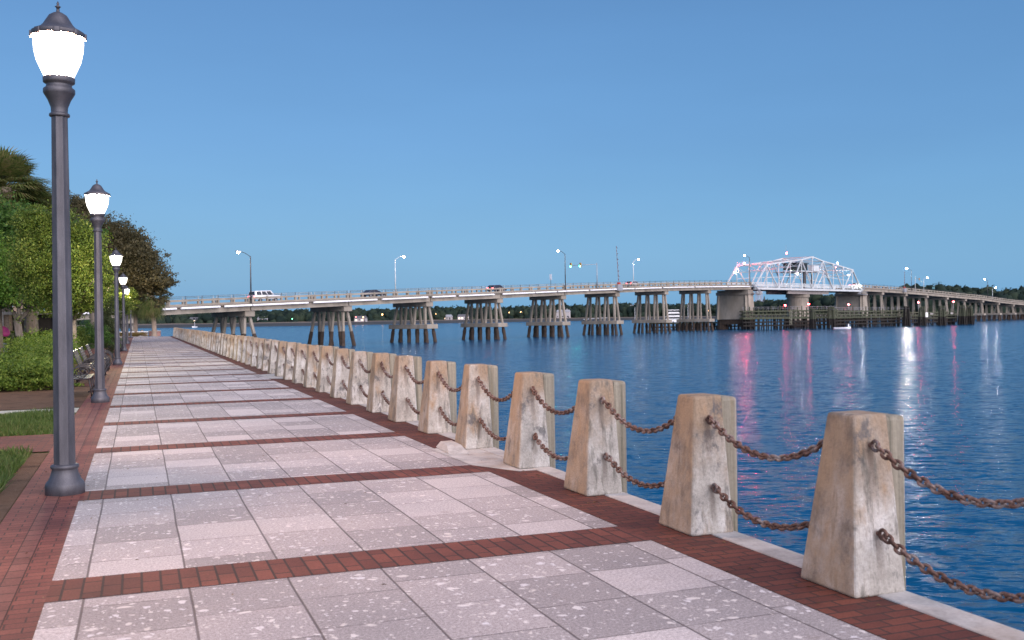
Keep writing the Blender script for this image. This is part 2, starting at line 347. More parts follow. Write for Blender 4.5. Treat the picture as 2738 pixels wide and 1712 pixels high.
M = dict(
    slab=mat_paving(), brick_y=mat_brick('brick_pavers_lengthwise', True), brick_x=mat_brick('brick_pavers_crosswise', False),
    coping=mat_concrete('coping_concrete', (.42, .40, .38), amount=.25, ts=(2, 2, 2)),
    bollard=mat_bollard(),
    pile_w=mat_concrete('weathered_pile', (.23, .21, .165), (.07, .08, .06), (.19, .155, .10), amount=.85, ts=(14, 14, .4)),
    bridge=mat_concrete('bridge_concrete', (.29, .26, .215), (.13, .12, .105), (.25, .21, .155), amount=.5, ts=(.25, .25, .12), bumpd=.05),
    bridge_d=mat_concrete('deck_concrete', (.23, .21, .18), (.09, .08, .07), (.17, .125, .09), amount=.6, ts=(.2, .2, .5), bumpd=.03),
    wet=mat_concrete('oyster_crusted_concrete', (.060, .045, .035), (.02, .017, .015), (.09, .06, .04), amount=.6, ts=(1, 1, 1), bumpd=.2),
    timber=mat_concrete('greenish_timber', (.075, .085, .055), (.02, .025, .018), (.06, .055, .035), amount=.7, ts=(2, 2, .3), bumpd=.03),
    timber_wet=mat_concrete('wet_timber', (.022, .02, .018), (.01, .01, .01), (.03, .028, .022), amount=.5, ts=(1, 1, 1), bumpd=.05),
    white_steel=plain('white_painted_steel', (.48, .52, .53), .5, 0, .12, .6),
    grey_steel=plain('galvanised_steel', (.30, .31, .33), .45, .3, .1, 2),
    dark_steel=plain('dark_painted_steel', (.05, .05, .055), .5, .2, .2, 2),
    lamp=None, globe=None,
    asphalt=plain('bridge_asphalt', (.07, .07, .07), .9, 0, .2, .5),
    pipe=plain('white_utility_pipe', (.92, .92, .92), .35, 0, .04, 1),
    water=mat_water(),
    glass=plain('dark_glass', (.02, .025, .035), .08, 0, .1, 1),
    rubber=plain('tyre_rubber', (.02, .02, .02), .8),
    bark=mat_concrete('tree_bark', (.20, .17, .14), (.07, .06, .05), (.16, .12, .09), amount=.6, ts=(6, 6, 1), bumpd=.04),
    palmbark=mat_concrete('palm_bark', (.30, .24, .19), (.12, .09, .07), (.24, .17, .12), amount=.6, ts=(4, 4, 8), bumpd=.05),
)
def m_lamp():
    m = NT('lamp_post_paint', .48, .25, .5); a = m.noise(scale=9, detail=5, mul=(1, 1, .3)); d = m.noise(scale=120, detail=2)
    m.color(m.mix(.4, m.ramp(a, [(.3, (.045, .045, .055)), (.7, (.09, .09, .105))]), m.ramp(d, [(.3, (.5, .5, .5)), (.7, (1.2, 1.2, 1.2))]), 'MULTIPLY')); m.bump(d, .3, .003); return m.m
M['lamp'] = m_lamp()
def m_rust():
    m = NT('rusty_galvanised_chain', .75, .35, .4); oi = m.n('ObjectInfo'); q = m.n('VectorMath', operation='ADD'); m.L(m.tc.outputs['Object'], q.inputs[0])
    m.L(m.comb(m.math('MULTIPLY', oi.outputs['Random'], 50), 0, 0), q.inputs[1])
    a = m.noise(q.outputs[0], 7, 5, .7); m.color(m.ramp(a, [(.34, (.06, .032, .026)), (.5, (.15, .085, .065)), (.64, (.27, .24, .23))])); m.bump(m.noise(scale=90), .5, .003); return m.m
M['rust'] = m_rust()

# ------------------------------------------------------------------ ground, water, promenade
WZ = -2.85
def sheet(name, quads, z, mat, zs=None):
    b = MB()
    for q in quads: b.add([(x, y, z) for x, y in q], [(0, 1, 2, 3)])
    return tag(b.build(name, mat), kind='structure')
sheet('water', [[(-3000, -400), (6000, -400), (6000, 5000), (-3000, 5000)]], WZ, M['water'])
SL, SR, SEA = -.54, 3.51, 4.22                   # slab edges and the water face of the wall
YEND = 126.0
def rect(x0, x1, y0, y1): return [(x0, y0), (x1, y0), (x1, y1), (x0, y1)]
sheet('pavement', [rect(SL, SR, -6, YEND)], 0, M['slab'])
bands = []
k = -3
while 7.02 + 3.61 * k < YEND - 1:
    y1 = 7.02 + 3.61 * k; bands.append(rect(SL, SR, y1 - .53, y1)); k += 1
sheet('brick_bands', bands, .004, mat_brick('band_bricks', True, (.18, .062, .042), (.115, .039, .029), (.045, .026, .022), bw=.265, bh=.115, mort=.009))
sheet('brick_border_by_the_water', [rect(SR, 4.0, -6, YEND)], .003, M['brick_x'])
sheet('brick_border_by_the_lawn', [rect(-26, -1.09, 14.2, 16.4), rect(-3.2, -1.09, 28.6, 40.5), rect(-3.2, -1.09, 56, 72)], .003, M['brick_x'])
sheet('brick_border_by_the_lamps', [rect(-.72, SL, -6, YEND), rect(-1.09, -.84, -6, YEND)], .003, mat_brick('lamp_side_bricks', False, (.21, .08, .058), (.15, .055, .042), (.06, .036, .03), mort=.006))
sheet('brick_edging_strip', [rect(-.84, -.72, -6, YEND)], .005, mat_brick('brick_edging', True, (.20, .09, .07), (.15, .065, .05), bw=.2, bh=.12))
# the sea wall with its coping
b = MB(); b.box(4.0, SEA, -6, YEND + .6, -.45, .012)
for i in range(-3, 70):
    y = i * 1.81 + 1.5
tag(b.build('seawall_coping', M['coping'], bevel=.012), kind='structure')
b = MB(); b.box(3.9, SEA - .03, -6, YEND + .6, -4, -.452)
tag(b.build('seawall', M['pile_w']), kind='structure')
# ground: lawn sheet with the beds, and the land it stands on
lawn_m = mat_grass('lawn_soil', [(.035, .05, .018), (.06, .09, .025), (.10, .09, .05)])
b = MB(); b.box(-260, 3.9, -30, YEND + .4, -4, -.012); tag(b.build('ground', lawn_m), kind='structure')
b = MB(); b.box(-300, -30, YEND + .4, 420, -4, -.3); tag(b.build('river_bank', lawn_m), kind='structure')
mulch = mat_grass('mulch', [(.05, .03, .02), (.12, .075, .05), (.09, .05, .03)])
sheet('mulch_bed', [rect(-14, -1.1, 21.5, 28.55), rect(-9, -3.25, 28.7, 56), rect(-9, -1.1, 40.6, 55.9)], -.004, mulch)
sheet('mulch_verge', [rect(-1.55, -1.1, 8, 14.1)], -.003, mulch)
sheet('footpath', [rect(-26, -1.1, 20.25, 21.35), rect(-26, -7.6, 40, 57)], -.002, plain('pale_concrete_path', (.34, .34, .28), .9, 0, .15, 2))

# ------------------------------------------------------------------ grass and foliage
def cloud(rng, blobs, size, clump=.13, shell=.45, flat=.6, lw=.5):
    """leaf quads grouped in clumps through the blobs: x,y,z,rx,ry,rz,n"""
    Vs = []
    size = size * .66
    for (cx, cy, cz, rx, ry, rz, n) in blobs:
        n = int(n * 2.2); nc = max(5, int(n / 60)); d = rng.normal(size=(nc, 3)); d /= np.linalg.norm(d, axis=1)[:, None]
        rad = shell + (1 - shell) * rng.random((nc, 1)) ** .7
        rad *= 1 + .22 * rng.normal(size=(nc, 1))
        C = d * rad
        idx = rng.integers(0, nc, n); P = C[idx] + rng.normal(size=(n, 3)) * clump * np.array([1, 1, .75])
        P = P * np.array([rx, ry, rz]) + np.array([cx, cy, cz])
        a = rng.normal(size=(n, 3)); a /= np.linalg.norm(a, axis=1)[:, None]
        b = rng.normal(size=(n, 3)); b[:, 2] *= flat; b -= (b * a).sum(1)[:, None] * a; b /= np.linalg.norm(b, axis=1)[:, None] + 1e-6
        s = size * (.6 + .8 * rng.random((n, 1)))
        q = np.stack([P - a * s, P + b * s * lw, P + a * s, P - b * s * lw], 1)
        Vs.append(q.reshape(-1, 3))
    return np.concatenate(Vs)
def foliage(name, seed, blobs, size, mat, parent=None, zmin=None, **k):
    V = cloud(np.random.default_rng(seed), blobs, size, **k)
    if zmin is not None: V[:, 2] = np.maximum(V[:, 2], zmin)
    return obj_np(name, V, np.arange(len(V)).reshape(-1, 4), mat, parent)
def grass(name, rects, n, h, mat, seed, label=None):
    rng = np.random.default_rng(seed); A = np.array([(r[1] - r[0]) * (r[3] - r[2]) for r in rects]); Vs = []
    for r, m_ in zip(rects, (A / A.sum() * n).astype(int)):
        x = rng.uniform(r[0], r[1], m_); y = rng.uniform(r[2], r[3], m_)
        hh = h * (.5 + rng.random(m_)) * (1 + .5 * np.sin(x * 3.1 + y * 1.7) * np.sin(y * 2.3 - x)); t = rng.uniform(0, 2 * PI, m_); w = .006 + .006 * rng.random(m_)
        lx, ly = rng.normal(size=m_) * .5 * hh, rng.normal(size=m_) * .5 * hh
        p0 = np.stack([x - w * np.cos(t), y - w * np.sin(t), np.zeros(m_) - .01], 1); p1 = np.stack([x + w * np.cos(t), y + w * np.sin(t), np.zeros(m_) - .01], 1)
        p2 = np.stack([x + lx, y + ly, hh], 1); Vs.append(np.stack([p0, p1, p2], 1).reshape(-1, 3))
    V = np.concatenate(Vs); o = obj_np(name, V, np.arange(len(V)).reshape(-1, 3), mat)
    return tag(o, label, 'grass', kind='stuff')
gm = mat_leaf('grass_blades', [(.02, .04, .01), (.04, .075, .015), (.065, .11, .022), (.11, .11, .045)])
grass('grass', [(-5, -1.5, 6.5, 14.15), (-1.6, -1.3, 9.5, 14.1), (-7, -1.22, 16.45, 20.2)], 95000, .085, gm, 3, 'short green lawn grass beside the brick path')

M['leaf_green'] = mat_leaf('leaves_green', [(.012, .035, .008), (.028, .07, .013), (.055, .12, .02), (.10, .17, .035)])
M['leaf_bright'] = mat_leaf('leaves_bright', [(.025, .06, .01), (.05, .115, .016), (.10, .19, .025), (.15, .25, .04)])  # raised greens stand in for the light of a park lamp not modelled
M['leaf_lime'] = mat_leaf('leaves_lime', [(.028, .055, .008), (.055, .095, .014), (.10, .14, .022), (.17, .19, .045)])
M['leaf_olive'] = mat_leaf('leaves_olive', [(.03, .032, .016), (.055, .052, .025), (.085, .075, .035), (.12, .10, .05)])
M['leaf_dark'] = mat_leaf('leaves_dark', [(.02, .035, .012), (.035, .05, .018), (.05, .065, .025), (.08, .08, .035)])
M['leaf_bush'] = mat_leaf('leaves_bush', [(.02, .04, .006), (.055, .10, .012), (.10, .155, .02), (.16, .19, .035)])
M['frond'] = mat_leaf('palm_fronds', [(.035, .06, .015), (.07, .10, .025), (.12, .13, .04), (.18, .14, .07)])

def limbs(b, p, d, L, r, depth, rng, spread=.6):
    q = p + d * L; mid = p + d * L * .5 + Vector((rng.uniform(-1, 1), rng.uniform(-1, 1), 0)) * L * .05
    b.tube([p, mid, q], [r, r * .85, r * .7], 8 if r > .05 else 5)
    if depth == 0: return
    for i in range(2 + (depth > 1)):
        a = Vector((rng.uniform(-1, 1), rng.uniform(-1, 1), rng.uniform(.3, 1))).normalized()
        limbs(b, q - d * .02, (d * (1 - spread) + a * spread).normalized(), L * rng.uniform(.6, .85), r * .62, depth - 1, rng, spread)
def tree(name, x, y, blobs, size, leaf, label, trunk_h, r=.15, lean=(0, 0), seed=1, depth=3, group=None, cat='tree', bark='bark', **k):
    root = empty(name, (x, y, 0)); rng = random.Random(seed); b = MB()
    d = Vector((lean[0], lean[1], 1)).normalized()
    b.tube([(0, 0, -.1), (0, 0, .12), d * trunk_h * .5, d * trunk_h], [r * 1.5, r * 1.15, r, r * .9], 10)
    top = d * trunk_h
    for i in range(3):
        a = 2 * PI * i / 3 + rng.uniform(0, 1); limbs(b, top - d * .1, Vector((math.cos(a) * .7, math.sin(a) * .7, .75)).normalized(), trunk_h * .55, r * .62, depth - 1, rng, .5)
    b.build('trunk', M[bark], root, smooth=True)
    foliage('crown', seed, blobs, size, leaf, root, **k)
    tag(root, label, cat, group); return root

tree('small_tree', -5.79, 58.9, [(0.3, 0, 4.2, 2.7, 2.3, 1.5, 7000), (-1.3, -.8, 3.9, 1.8, 1.8, 1.1, 4000), (1.5, .4, 3.5, 1.5, 1.5, .9, 3000), (-2.6, 0, 5.2, 2.0, 2, 1.6, 4000)], .12, M['leaf_bright'],
     'small forked tree with bright green crown and pale leaning trunk at left edge', 1.9, .2, (-.12, 0), 5)
P = at(196, 43)
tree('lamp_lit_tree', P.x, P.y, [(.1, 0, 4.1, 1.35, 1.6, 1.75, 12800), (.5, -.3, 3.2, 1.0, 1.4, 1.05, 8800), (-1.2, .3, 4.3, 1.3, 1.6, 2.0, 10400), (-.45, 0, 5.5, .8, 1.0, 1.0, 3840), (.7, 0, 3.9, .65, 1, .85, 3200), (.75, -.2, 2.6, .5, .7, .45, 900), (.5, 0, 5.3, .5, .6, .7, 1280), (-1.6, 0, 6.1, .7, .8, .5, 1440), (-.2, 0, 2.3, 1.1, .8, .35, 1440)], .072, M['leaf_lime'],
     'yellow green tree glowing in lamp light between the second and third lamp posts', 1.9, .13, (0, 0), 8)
tree('bushy_tree', -7.6, 64, [(0, 0, 6.6, 3.0, 3, 2.2, 9000), (-3, 0, 5.4, 3, 3, 2.4, 8000), (2.8, 0, 5.6, 2.2, 2.4, 2.2, 7000), (1.5, -1, 3.8, 2.6, 2, 1.2, 4000)], .14, M['leaf_green'],
     'dense dark green tree behind the small forked tree at left', 3.2, .3, (0, 0), 11)
tree('shade_tree', -6.3, 69.5, [(0, 0, 6.2, 3.0, 3, 2.2, 8000), (2.0, 0, 5.0, 2.2, 2.2, 1.8, 5500)], .14, M['leaf_dark'],
     'olive tree with thick brown trunk seen just left of the nearest lamp post', 3.2, .42, (0, 0), 12)
# the great oak with its ragged right edge
ob = []
for (px, py, rx, rz, n) in [(195, 585, 2.0, 1.6, 4200), (235, 615, 2.2, 1.8, 4500), (255, 650, 2.8, 2.2, 6000), (300, 680, 3.0, 2.2, 6500), (345, 690, 2.2, 2.0, 5200), (385, 735, 1.9, 1.6, 3600), (340, 760, 2.2, 1.5, 4200), (280, 750, 2.6, 1.7, 4200),
                            (425, 752, 1.3, .75, 1500), (452, 758, .7, .35, 480), (400, 690, 1.0, .9, 1200), (215, 548, 1.0, .8, 1100), (320, 628, 1.5, 1.0, 1500), (365, 652, 1.1, .8, 1100), (425, 790, .8, .7, 700)]:
    P = at(px, 84); ob.append((P.x + 3.2, P.y - 85, zat(px, py, 84), rx, 2.6, rz, n))
tree('oak_tree', -3.2, 85, ob, .15, M['leaf_olive'], 'large brownish evergreen oak with ragged crown spreading over the far promenade', 3.4, .38, (0, 0), 21, depth=1, clump=.17, shell=.3)

def palm(name, x, y, h, r, nf, fl, label, seed, lean=(0, 0), trunk_r=.22, droop=1.0, elev=(-.75, 1.35), group=None):
    root = empty(name, (x, y, 0)); rng = random.Random(seed); b = MB()
    pts = [Vector((lean[0] * t * t, lean[1] * t * t, h * t)) for t in (0, .06, .3, .6, .85, 1)]
    b.tube(pts, [trunk_r * 1.35, trunk_r * 1.08, trunk_r, trunk_r * .95, trunk_r * 1.05, trunk_r * 1.2], 12)
    for i in range(26):                                    # old leaf boots under the crown
        a = rng.uniform(0, 2 * PI); z = h * rng.uniform(.78, 1); p = Vector((lean[0] * .8, lean[1] * .8, z))
        o = Vector((math.cos(a), math.sin(a), 0)); b.beam(p + o * trunk_r * .8, p + o * trunk_r * 2 + Vector((0, 0, .2)), .07, .04)
    b.build('trunk', M['palmbark'], root, smooth=False)
    top = pts[-1]; Vs = []
    fr = MB()
    for i in range(nf):
        a = rng.uniform(0, 2 * PI); e = rng.uniform(*elev); L = r * rng.uniform(.75, 1.1)
        d = Vector((math.cos(a) * math.cos(e), math.sin(a) * math.cos(e), math.sin(e)))
        side = Vector((-math.sin(a), math.cos(a), 0)); g = Vector((0, 0, -1)) * droop
        stem = [top + d * L * .55 * t + g * (t * t) * L * .10 for t in (0, .5, 1)]
        fr.tube(stem, .018, 4, cap=False)
        base = stem[-1]; upv = side.cross(d)
        for j in range(17):                                # the fan's fingers
            t = (j / 16 - .5) * 2.5; dir_ = (d * math.cos(t) + side * math.sin(t)).normalized(); l = L * fl * (1 - .25 * abs(t) / 1.25) * rng.uniform(.85, 1.1)
            wv = (dir_.cross(upv)).normalized() * .03 * r / 2
            m1 = base + dir_ * l * .55 + upv * .05; e1 = base + dir_ * l + g * l * .28 + Vector((rng.uniform(-.05, .05), rng.uniform(-.05, .05), 0))
            fr.add([base - wv * .4, base + wv * .4, m1 + wv, m1 - wv], [(0, 1, 2, 3)]); fr.add([m1 - wv, m1 + wv, e1], [(0, 1, 2)])
    me = bpy.data.meshes.new('fronds'); me.from_pydata(fr.v, [], fr.f); me.materials.append(M['frond'])
    o = bpy.data.objects.new('fronds', me); COL.objects.link(o); o.parent = root
    tag(root, label, 'palm tree', group); return root
P = at(15, 65); palm('palm_tree', P.x, P.y, 10.6, 3.1, 170, .6, 'tall fan palm with thick trunk at the left edge, higher of the two', 31, trunk_r=.38)
P = at(96, 68); palm('palm_tree', P.x, P.y, 9.0, 2.8, 150, .6, 'lower tall fan palm half hidden behind the nearest lamp post', 33, trunk_r=.24)
P = at(60, 71); palm('palm_tree', P.x, P.y, 9.7, 2.9, 160, .6, 'tall fan palm between the other two at the left edge, its trunk hidden', 34, trunk_r=.24)
P = at(412, 121); palm('palm_tree', P.x, P.y, 5.0, 2.5, 150, .55, 'short palm with drooping crown in the round brick planter', 35, (-.35, 0), .27, 1.5, (-1.25, 1.2))
P = at(362, 124); palm('palm_tree', P.x, P.y, 4.6, 2.5, 130, .5, 'short palm with brown trunk left of the round brick planter', 37, (0, 0), .25, 1.5, (-1.1, 1.2))

def bush(name, x, y, blobs, size, leaf, label, seed, cat='shrub', **k):
    root = empty(name, (x, y, 0))
    foliage('foliage', seed, blobs, size, leaf, root, zmin=.0, **k)
    return tag(root, label, cat)
P = at(70, 25.4)
bush('spreading_shrub', P.x, P.y, [(-.9, .4, .36, .9, 1.4, .34, 4200), (.25, .3, .38, .8, 1.4, .36, 3800), (-.2, 1.7, .40, 1.0, 1.2, .36, 3500), (-.6, -.7, .18, .5, .4, .18, 900), (.55, -.6, .16, .55, .4, .17, 900), (-2.2, .8, .40, 1.0, 1.5, .34, 3800), (-.3, .9, .62, .35, .4, .22, 500)], .05, M['leaf_bush'], 'low loose green shrub spreading behind the nearest lamp post, in front of the benches', 41, shell=.45)
bush('green_shrub', -3.6, 31, [(0, 0, .38, 1.0, 2.0, .36, 5000), (-2.2, 1, .36, 1.3, 2.0, .34, 5000)], .06, M['leaf_bush'], 'low green shrub mass under the small forked tree', 42)
P = at(38, 50); bush('spiky_plant', P.x, P.y, [(0, 0, .55, .4, .4, .55, 1200)], .09, M['leaf_dark'], 'small dark spiky plant at the foot of the small forked tree', 43)
bush('clipped_hedge', -2.75, 37.5, [(0, -3, .5, .75, 1.5, .48, 5000), (0, -.4, .55, .75, 1.6, .5, 5000), (0, 2.2, .6, .75, 1.5, .55, 4500), (-1, 6, .7, 1.0, 2.0, .62, 4500)], .055, M['leaf_bush'], 'dark olive hedge right behind the front benches', 44, 'hedge', shell=.6)
P = at(248, 50); bush('square_hedge', P.x - .3, P.y, [(-.6, 0, .95, .75, .7, .55, 3200), (.3, .2, 1.05, .8, .8, .6, 3600)], .055, M['leaf_green'], 'dark green clipped shrub left of the third lamp post, under the lamp lit tree', 45, 'hedge')
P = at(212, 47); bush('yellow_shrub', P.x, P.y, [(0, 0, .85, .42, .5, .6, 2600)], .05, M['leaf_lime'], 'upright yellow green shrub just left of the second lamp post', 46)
P = at(290, 54); bush('tall_hedge', P.x, P.y, [(-.1, 0, 1.6, .38, .8, 1.0, 3600), (.1, 0, .8, .42, .8, .8, 2600), (0, 0, 2.5, .3, .6, .7, 1800)], .055, M['leaf_dark'], 'tall narrow dark hedge between the second and third lamp posts', 47, 'hedge')
P = at(96, 62); bush('box_hedge', P.x, P.y, [(-1, 0, .75, 1.1, .6, .45, 3000), (.5, 0, .75, 1.1, .6, .45, 3000)], .07, M['leaf_bush'], 'clipped box hedge before the dark opening, left of the nearest lamp post', 48, 'hedge')
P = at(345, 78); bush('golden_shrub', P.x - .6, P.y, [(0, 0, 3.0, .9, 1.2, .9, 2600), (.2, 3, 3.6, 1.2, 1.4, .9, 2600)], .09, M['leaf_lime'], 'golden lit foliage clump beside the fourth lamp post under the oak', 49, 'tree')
P = at(372, 121); bush('ground_cover_bed', P.x - .6, P.y - .8, [(0, 0, .28, 1.6, .8, .25, 2200), (-1.8, 0, .28, 1.2, .8, .25, 1600)], .07, mat_leaf('leaves_rusty', [(.10, .06, .02), (.18, .11, .04), (.14, .14, .04)]), 'rusty brown low planting along the promenade end, left of the round planter', 50, 'plants')

# ------------------------------------------------------------------ lamps on the promenade
def street_lamp_post(x, y, hs, colr, watt, label, cat='street lamp'):
    root = empty('lamp_post', (x, y, 0))
    Z = lambda z: (4.785 - (4.785 - z) * .87) * hs
    H = lambda prof: [(r * .87, Z(z)) for r, z in prof]        # head: radius and height
    n = 32
    b = MB(); b.lathe([(r * .88, z * .9) for r, z in [(.205, 0), (.205, .10), (.195, .125), (.165, .16), (.142, .22), (.132, .27), (.146, .285), (.146, .31), (.12, .325)]], n); b.build('base', M['lamp'], root, smooth=True, bevel=.004, ang=50, seg=1)
    b = MB(); b.lathe([(.104, .285), (.078, Z(3.50))], 16, mod=lambda k: 1.0 if k % 2 else .90); b.build('pole', M['lamp'], root, bevel=.006, ang=15, seg=2)
    b = MB(); b.lathe(H([(.087, 3.49), (.108, 3.50), (.108, 3.525), (.086, 3.54), (.09, 3.60), (.12, 3.68), (.158, 3.745), (.166, 3.76), (.166, 3.80), (.136, 3.825), (.132, 3.855), (.165, 3.875), (.168, 3.93), (.15, 3.935)]), n); b.build('neck', M['lamp'], root, smooth=True, bevel=.003, ang=50, seg=1)
    g = NT('lamp_globe_glass', .2); tr = g.n('BsdfTransparent'); em = g.n('Emission'); em.inputs[0].default_value = (1, .93, .86, 1); em.inputs[1].default_value = 5; mx = g.n('MixShader'); mx.inputs[0].default_value = .5
    g.L(tr.outputs[0], mx.inputs[1]); g.L(em.outputs[0], mx.inputs[2]); g.L(mx.outputs[0], g.t.nodes['Material Output'].inputs[0])
    b = MB(); b.lathe(H([(.10, 3.936), (.154, 3.94), (.19, 4.02), (.232, 4.12), (.254, 4.22), (.262, 4.32), (.26, 4.375), (.10, 4.38)]), n); b.build('globe', g.m, root, smooth=True)
    ld = bpy.data.lights.new('bulb', 'POINT'); ld.energy = watt; ld.color = colr; ld.shadow_soft_size = .09; lo = bpy.data.objects.new('bulb', ld); COL.objects.link(lo); lo.location = (0, 0, Z(4.17)); lo.parent = root
    b = MB(); b.lathe(H([(.12, 4.382), (.278, 4.383), (.282, 4.43), (.235, 4.46), (.19, 4.485), (.158, 4.52), (.128, 4.57), (.095, 4.625), (.05, 4.655), (.02, 4.665), (.016, 4.70)]), n)
    for i in range(8):
        a = 2 * PI * i / 8; b.obox((.243 * math.cos(a), .243 * math.sin(a), Z(4.40)), (.012 * math.cos(a), .012 * math.sin(a), 0), (-.03 * math.sin(a), .03 * math.cos(a), 0), (0, 0, .03))
    cap = b.build('cap', M['lamp'], root, smooth=True, bevel=.004, ang=50, seg=1)
    b = MB(); b.lathe(H([(.012, 4.69), (.02, 4.715), (.034, 4.725), (.012, 4.74), (.014, 4.76), (.004, 4.785)]), 10); b.build('finial', M['lamp'], cap, smooth=True)
    tag(root, label, cat, 'lamp posts along the promenade'); return root
WARM = (1, .66, .5)
street_lamp_post(-.685, 10.6, 1.0, (1, .60, .40), 2700, 'nearest and tallest looking lamp post with glowing globe, at the left of the picture')
street_lamp_post(-.76, 22.5, .975, (1, .82, .66), 1300, 'second nearest lamp post, standing just before the row of benches')
street_lamp_post(-.78, 42.6, .975, (1, .84, .48), 2400, 'third lamp post, with its globe against the lamp lit tree')
street_lamp_post(-.78, 62.8, .975, (1, .80, .5), 1800, 'fourth lamp post, its globe glowing just right of and below the third')
street_lamp_post(-.80, 84.0, .975, (1, .76, .48), 1200, 'fifth lamp post, its globe half hidden in leaves of the oak')
street_lamp_post(-.74, 118.5, .975, (1, .74, .46), 900, 'farthest lamp post, a thin dark pole at the end of the promenade')

# ------------------------------------------------------------------ bollards and chains
DY = 1.81; Y0 = 4.66; NB = 67
def bollard_proto():
    root = empty('concrete_bollard', (0, 0, 0)); b = MB()
    x0, x1, t0, t1 = 3.83, 4.205, 3.935, 4.18
    base = [(x0, 0), (x1, 0), (x1, .52), (x0, .52)]; top = [(t0, .115), (t1, .115), (t1, .365), (t0, .365)]
    V = []
    for f in (0, 1):
        for (bx, by), (tx, ty) in zip(base, top): V.append((bx + (tx - bx) * f - 4, by + (ty - by) * f, .004 + f * 1.045))
    b.add(V, [(0, 3, 2, 1), (4, 5, 6, 7), (0, 1, 5, 4), (1, 2, 6, 5), (2, 3, 7, 6), (3, 0, 4, 7)])
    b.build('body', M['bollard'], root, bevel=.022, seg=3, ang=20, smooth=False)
    b = MB(); b.box(.185, .33, .13, .44, -3.9, 1.03)
    b.build('sheet_pile', M['pile_w'], root, bevel=.03, seg=2, ang=40)
    def eye(y, z, s):
        e = MB(); e.tube([(.03, y - .04 * s, z), (.03, y + .02 * s, z)], .014, 8)
        e.tube([(.03 , y + s * (.052 + .029 * math.cos(t)), z + .029 * math.sin(t)) for t in [2 * PI * i / 12 for i in range(13)]], .011, 6, cap=False)
        e.build('eyebolt', M['rust'], root, smooth=True)
    eye(.100, .87, -1); eye(.045, .36, -1); eye(.388, .87, 1); eye(.458, .36, 1)
    return root
def chain_mesh(L, sag, name):
    b = MB(); n = 200; pts = [Vector((0, L * t, -4 * sag * t * (1 - t))) for t in [i / n for i in range(n + 1)]]
    cum = [0]
    for a, c in zip(pts, pts[1:]): cum.append(cum[-1] + (c - a).length)
    T = cum[-1]; pitch = .052; m = int(round(T / pitch)); pitch = T / m
    def P(s):
        s = min(max(s, 0), T)
        for i in range(n):
            if cum[i + 1] >= s: return pts[i].lerp(pts[i + 1], (s - cum[i]) / max(1e-6, cum[i + 1] - cum[i]))
        return pts[-1]
    for i in range(m):
        s = (i + .5) * pitch; c = P(s); d = (P(s + .01) - P(s - .01)).normalized(); side = Vector((1, 0, 0)); u = d.cross(side)
        tw = R(45 if i % 2 else -45); w = side * math.cos(tw) + u * math.sin(tw)
        hl = pitch * .5 + .006; hw = .021; loop = []
        for k in range(12):
            t = 2 * PI * k / 12; loop.append(c + d * (math.copysign(abs(math.cos(t)) ** .8, math.cos(t)) * hl) + w * math.sin(t) * hw)
        nn = len(loop); V = []
        for k in range(nn):
            tg = (loop[(k + 1) % nn] - loop[k - 1]).normalized(); nv = d.cross(w).normalized(); bv = tg.cross(nv)
            for j in range(5):
                t = 2 * PI * j / 5; V.append(loop[k] + (nv * math.cos(t) + bv * math.sin(t)) * .0105)
        F = [(k * 5 + j, k * 5 + (j + 1) % 5, ((k + 1) % nn) * 5 + (j + 1) % 5, ((k + 1) % nn) * 5 + j) for k in range(nn) for j in range(5)]
        b.add(V, F)
    return b.mesh(name, M['rust'], smooth=True)
ORD = ['nearest', 'second nearest', 'third nearest', 'fourth nearest', 'fifth nearest', 'sixth nearest', 'seventh nearest', 'eighth nearest', 'ninth nearest', 'tenth nearest', 'eleventh nearest', 'twelfth nearest']
BL = ['large tapered concrete bollard with brown stained left face, nearest, at lower right',
      'second nearest concrete bollard, tan left side, where a brick band meets the border',
      'third nearest concrete bollard, with orange left face, standing over the third chain pair']
proto = bollard_proto(); kids = {proto.name: children(proto)}
up_m = chain_mesh(DY - .425, .20, 'chain'); lo_m = chain_mesh(DY - .545, .155, 'chain')
rb = random.Random(4)
def chain(me, y, z, label, group):
    o = bpy.data.objects.new('chain', me); COL.objects.link(o); o.location = (4.03, y, z); tag(o, label, 'chain', group)
for i in range(NB):
    o = proto if i == 0 else copy_tree(proto, None, kids)
    jx, jy = (0, 0) if i == 0 else (rb.uniform(-.02, .02), rb.uniform(-.03, .03))
    y = Y0 + DY * i
    o.location = (4 + jx, y + jy, 0); o.rotation_euler = (0, 0, rb.uniform(-.03, .03) if i else 0); o.scale = (1, 1, 1 if i == 0 else rb.uniform(.985, 1.015))
    if i < 3: lab = BL[i]
    elif i < 12: lab = ORD[i] + ' concrete bollard along the water edge, counted from the right'
    elif i == NB - 1: lab = 'farthest concrete bollard, ending the row by the promenade end'
    else: lab = 'weathered concrete bollard in the far, overlapping part of the row beyond the twelfth'
    tag(o, lab, 'bollard', 'concrete bollards along the water edge')
for i in range(-1, NB - 1):
    y = Y0 + DY * i
    if i == 19: continue
    for me, ya, z, w in ((up_m, .455, .868, 'upper'), (lo_m, .525, .358, 'lower')):
        if i == -1: lab = 'rusty %s chain running from the nearest bollard out of the right edge' % w
        elif i < 9: lab = 'rusty %s chain hanging between the %s and %s bollards' % (w, ORD[i], ORD[i + 1])
        else: lab = 'rusty %s chain between far bollards, beyond the tenth' % w
        chain(me, y + ya + (0 if w == 'upper' else 0), z, lab, 'chains between the bollards')
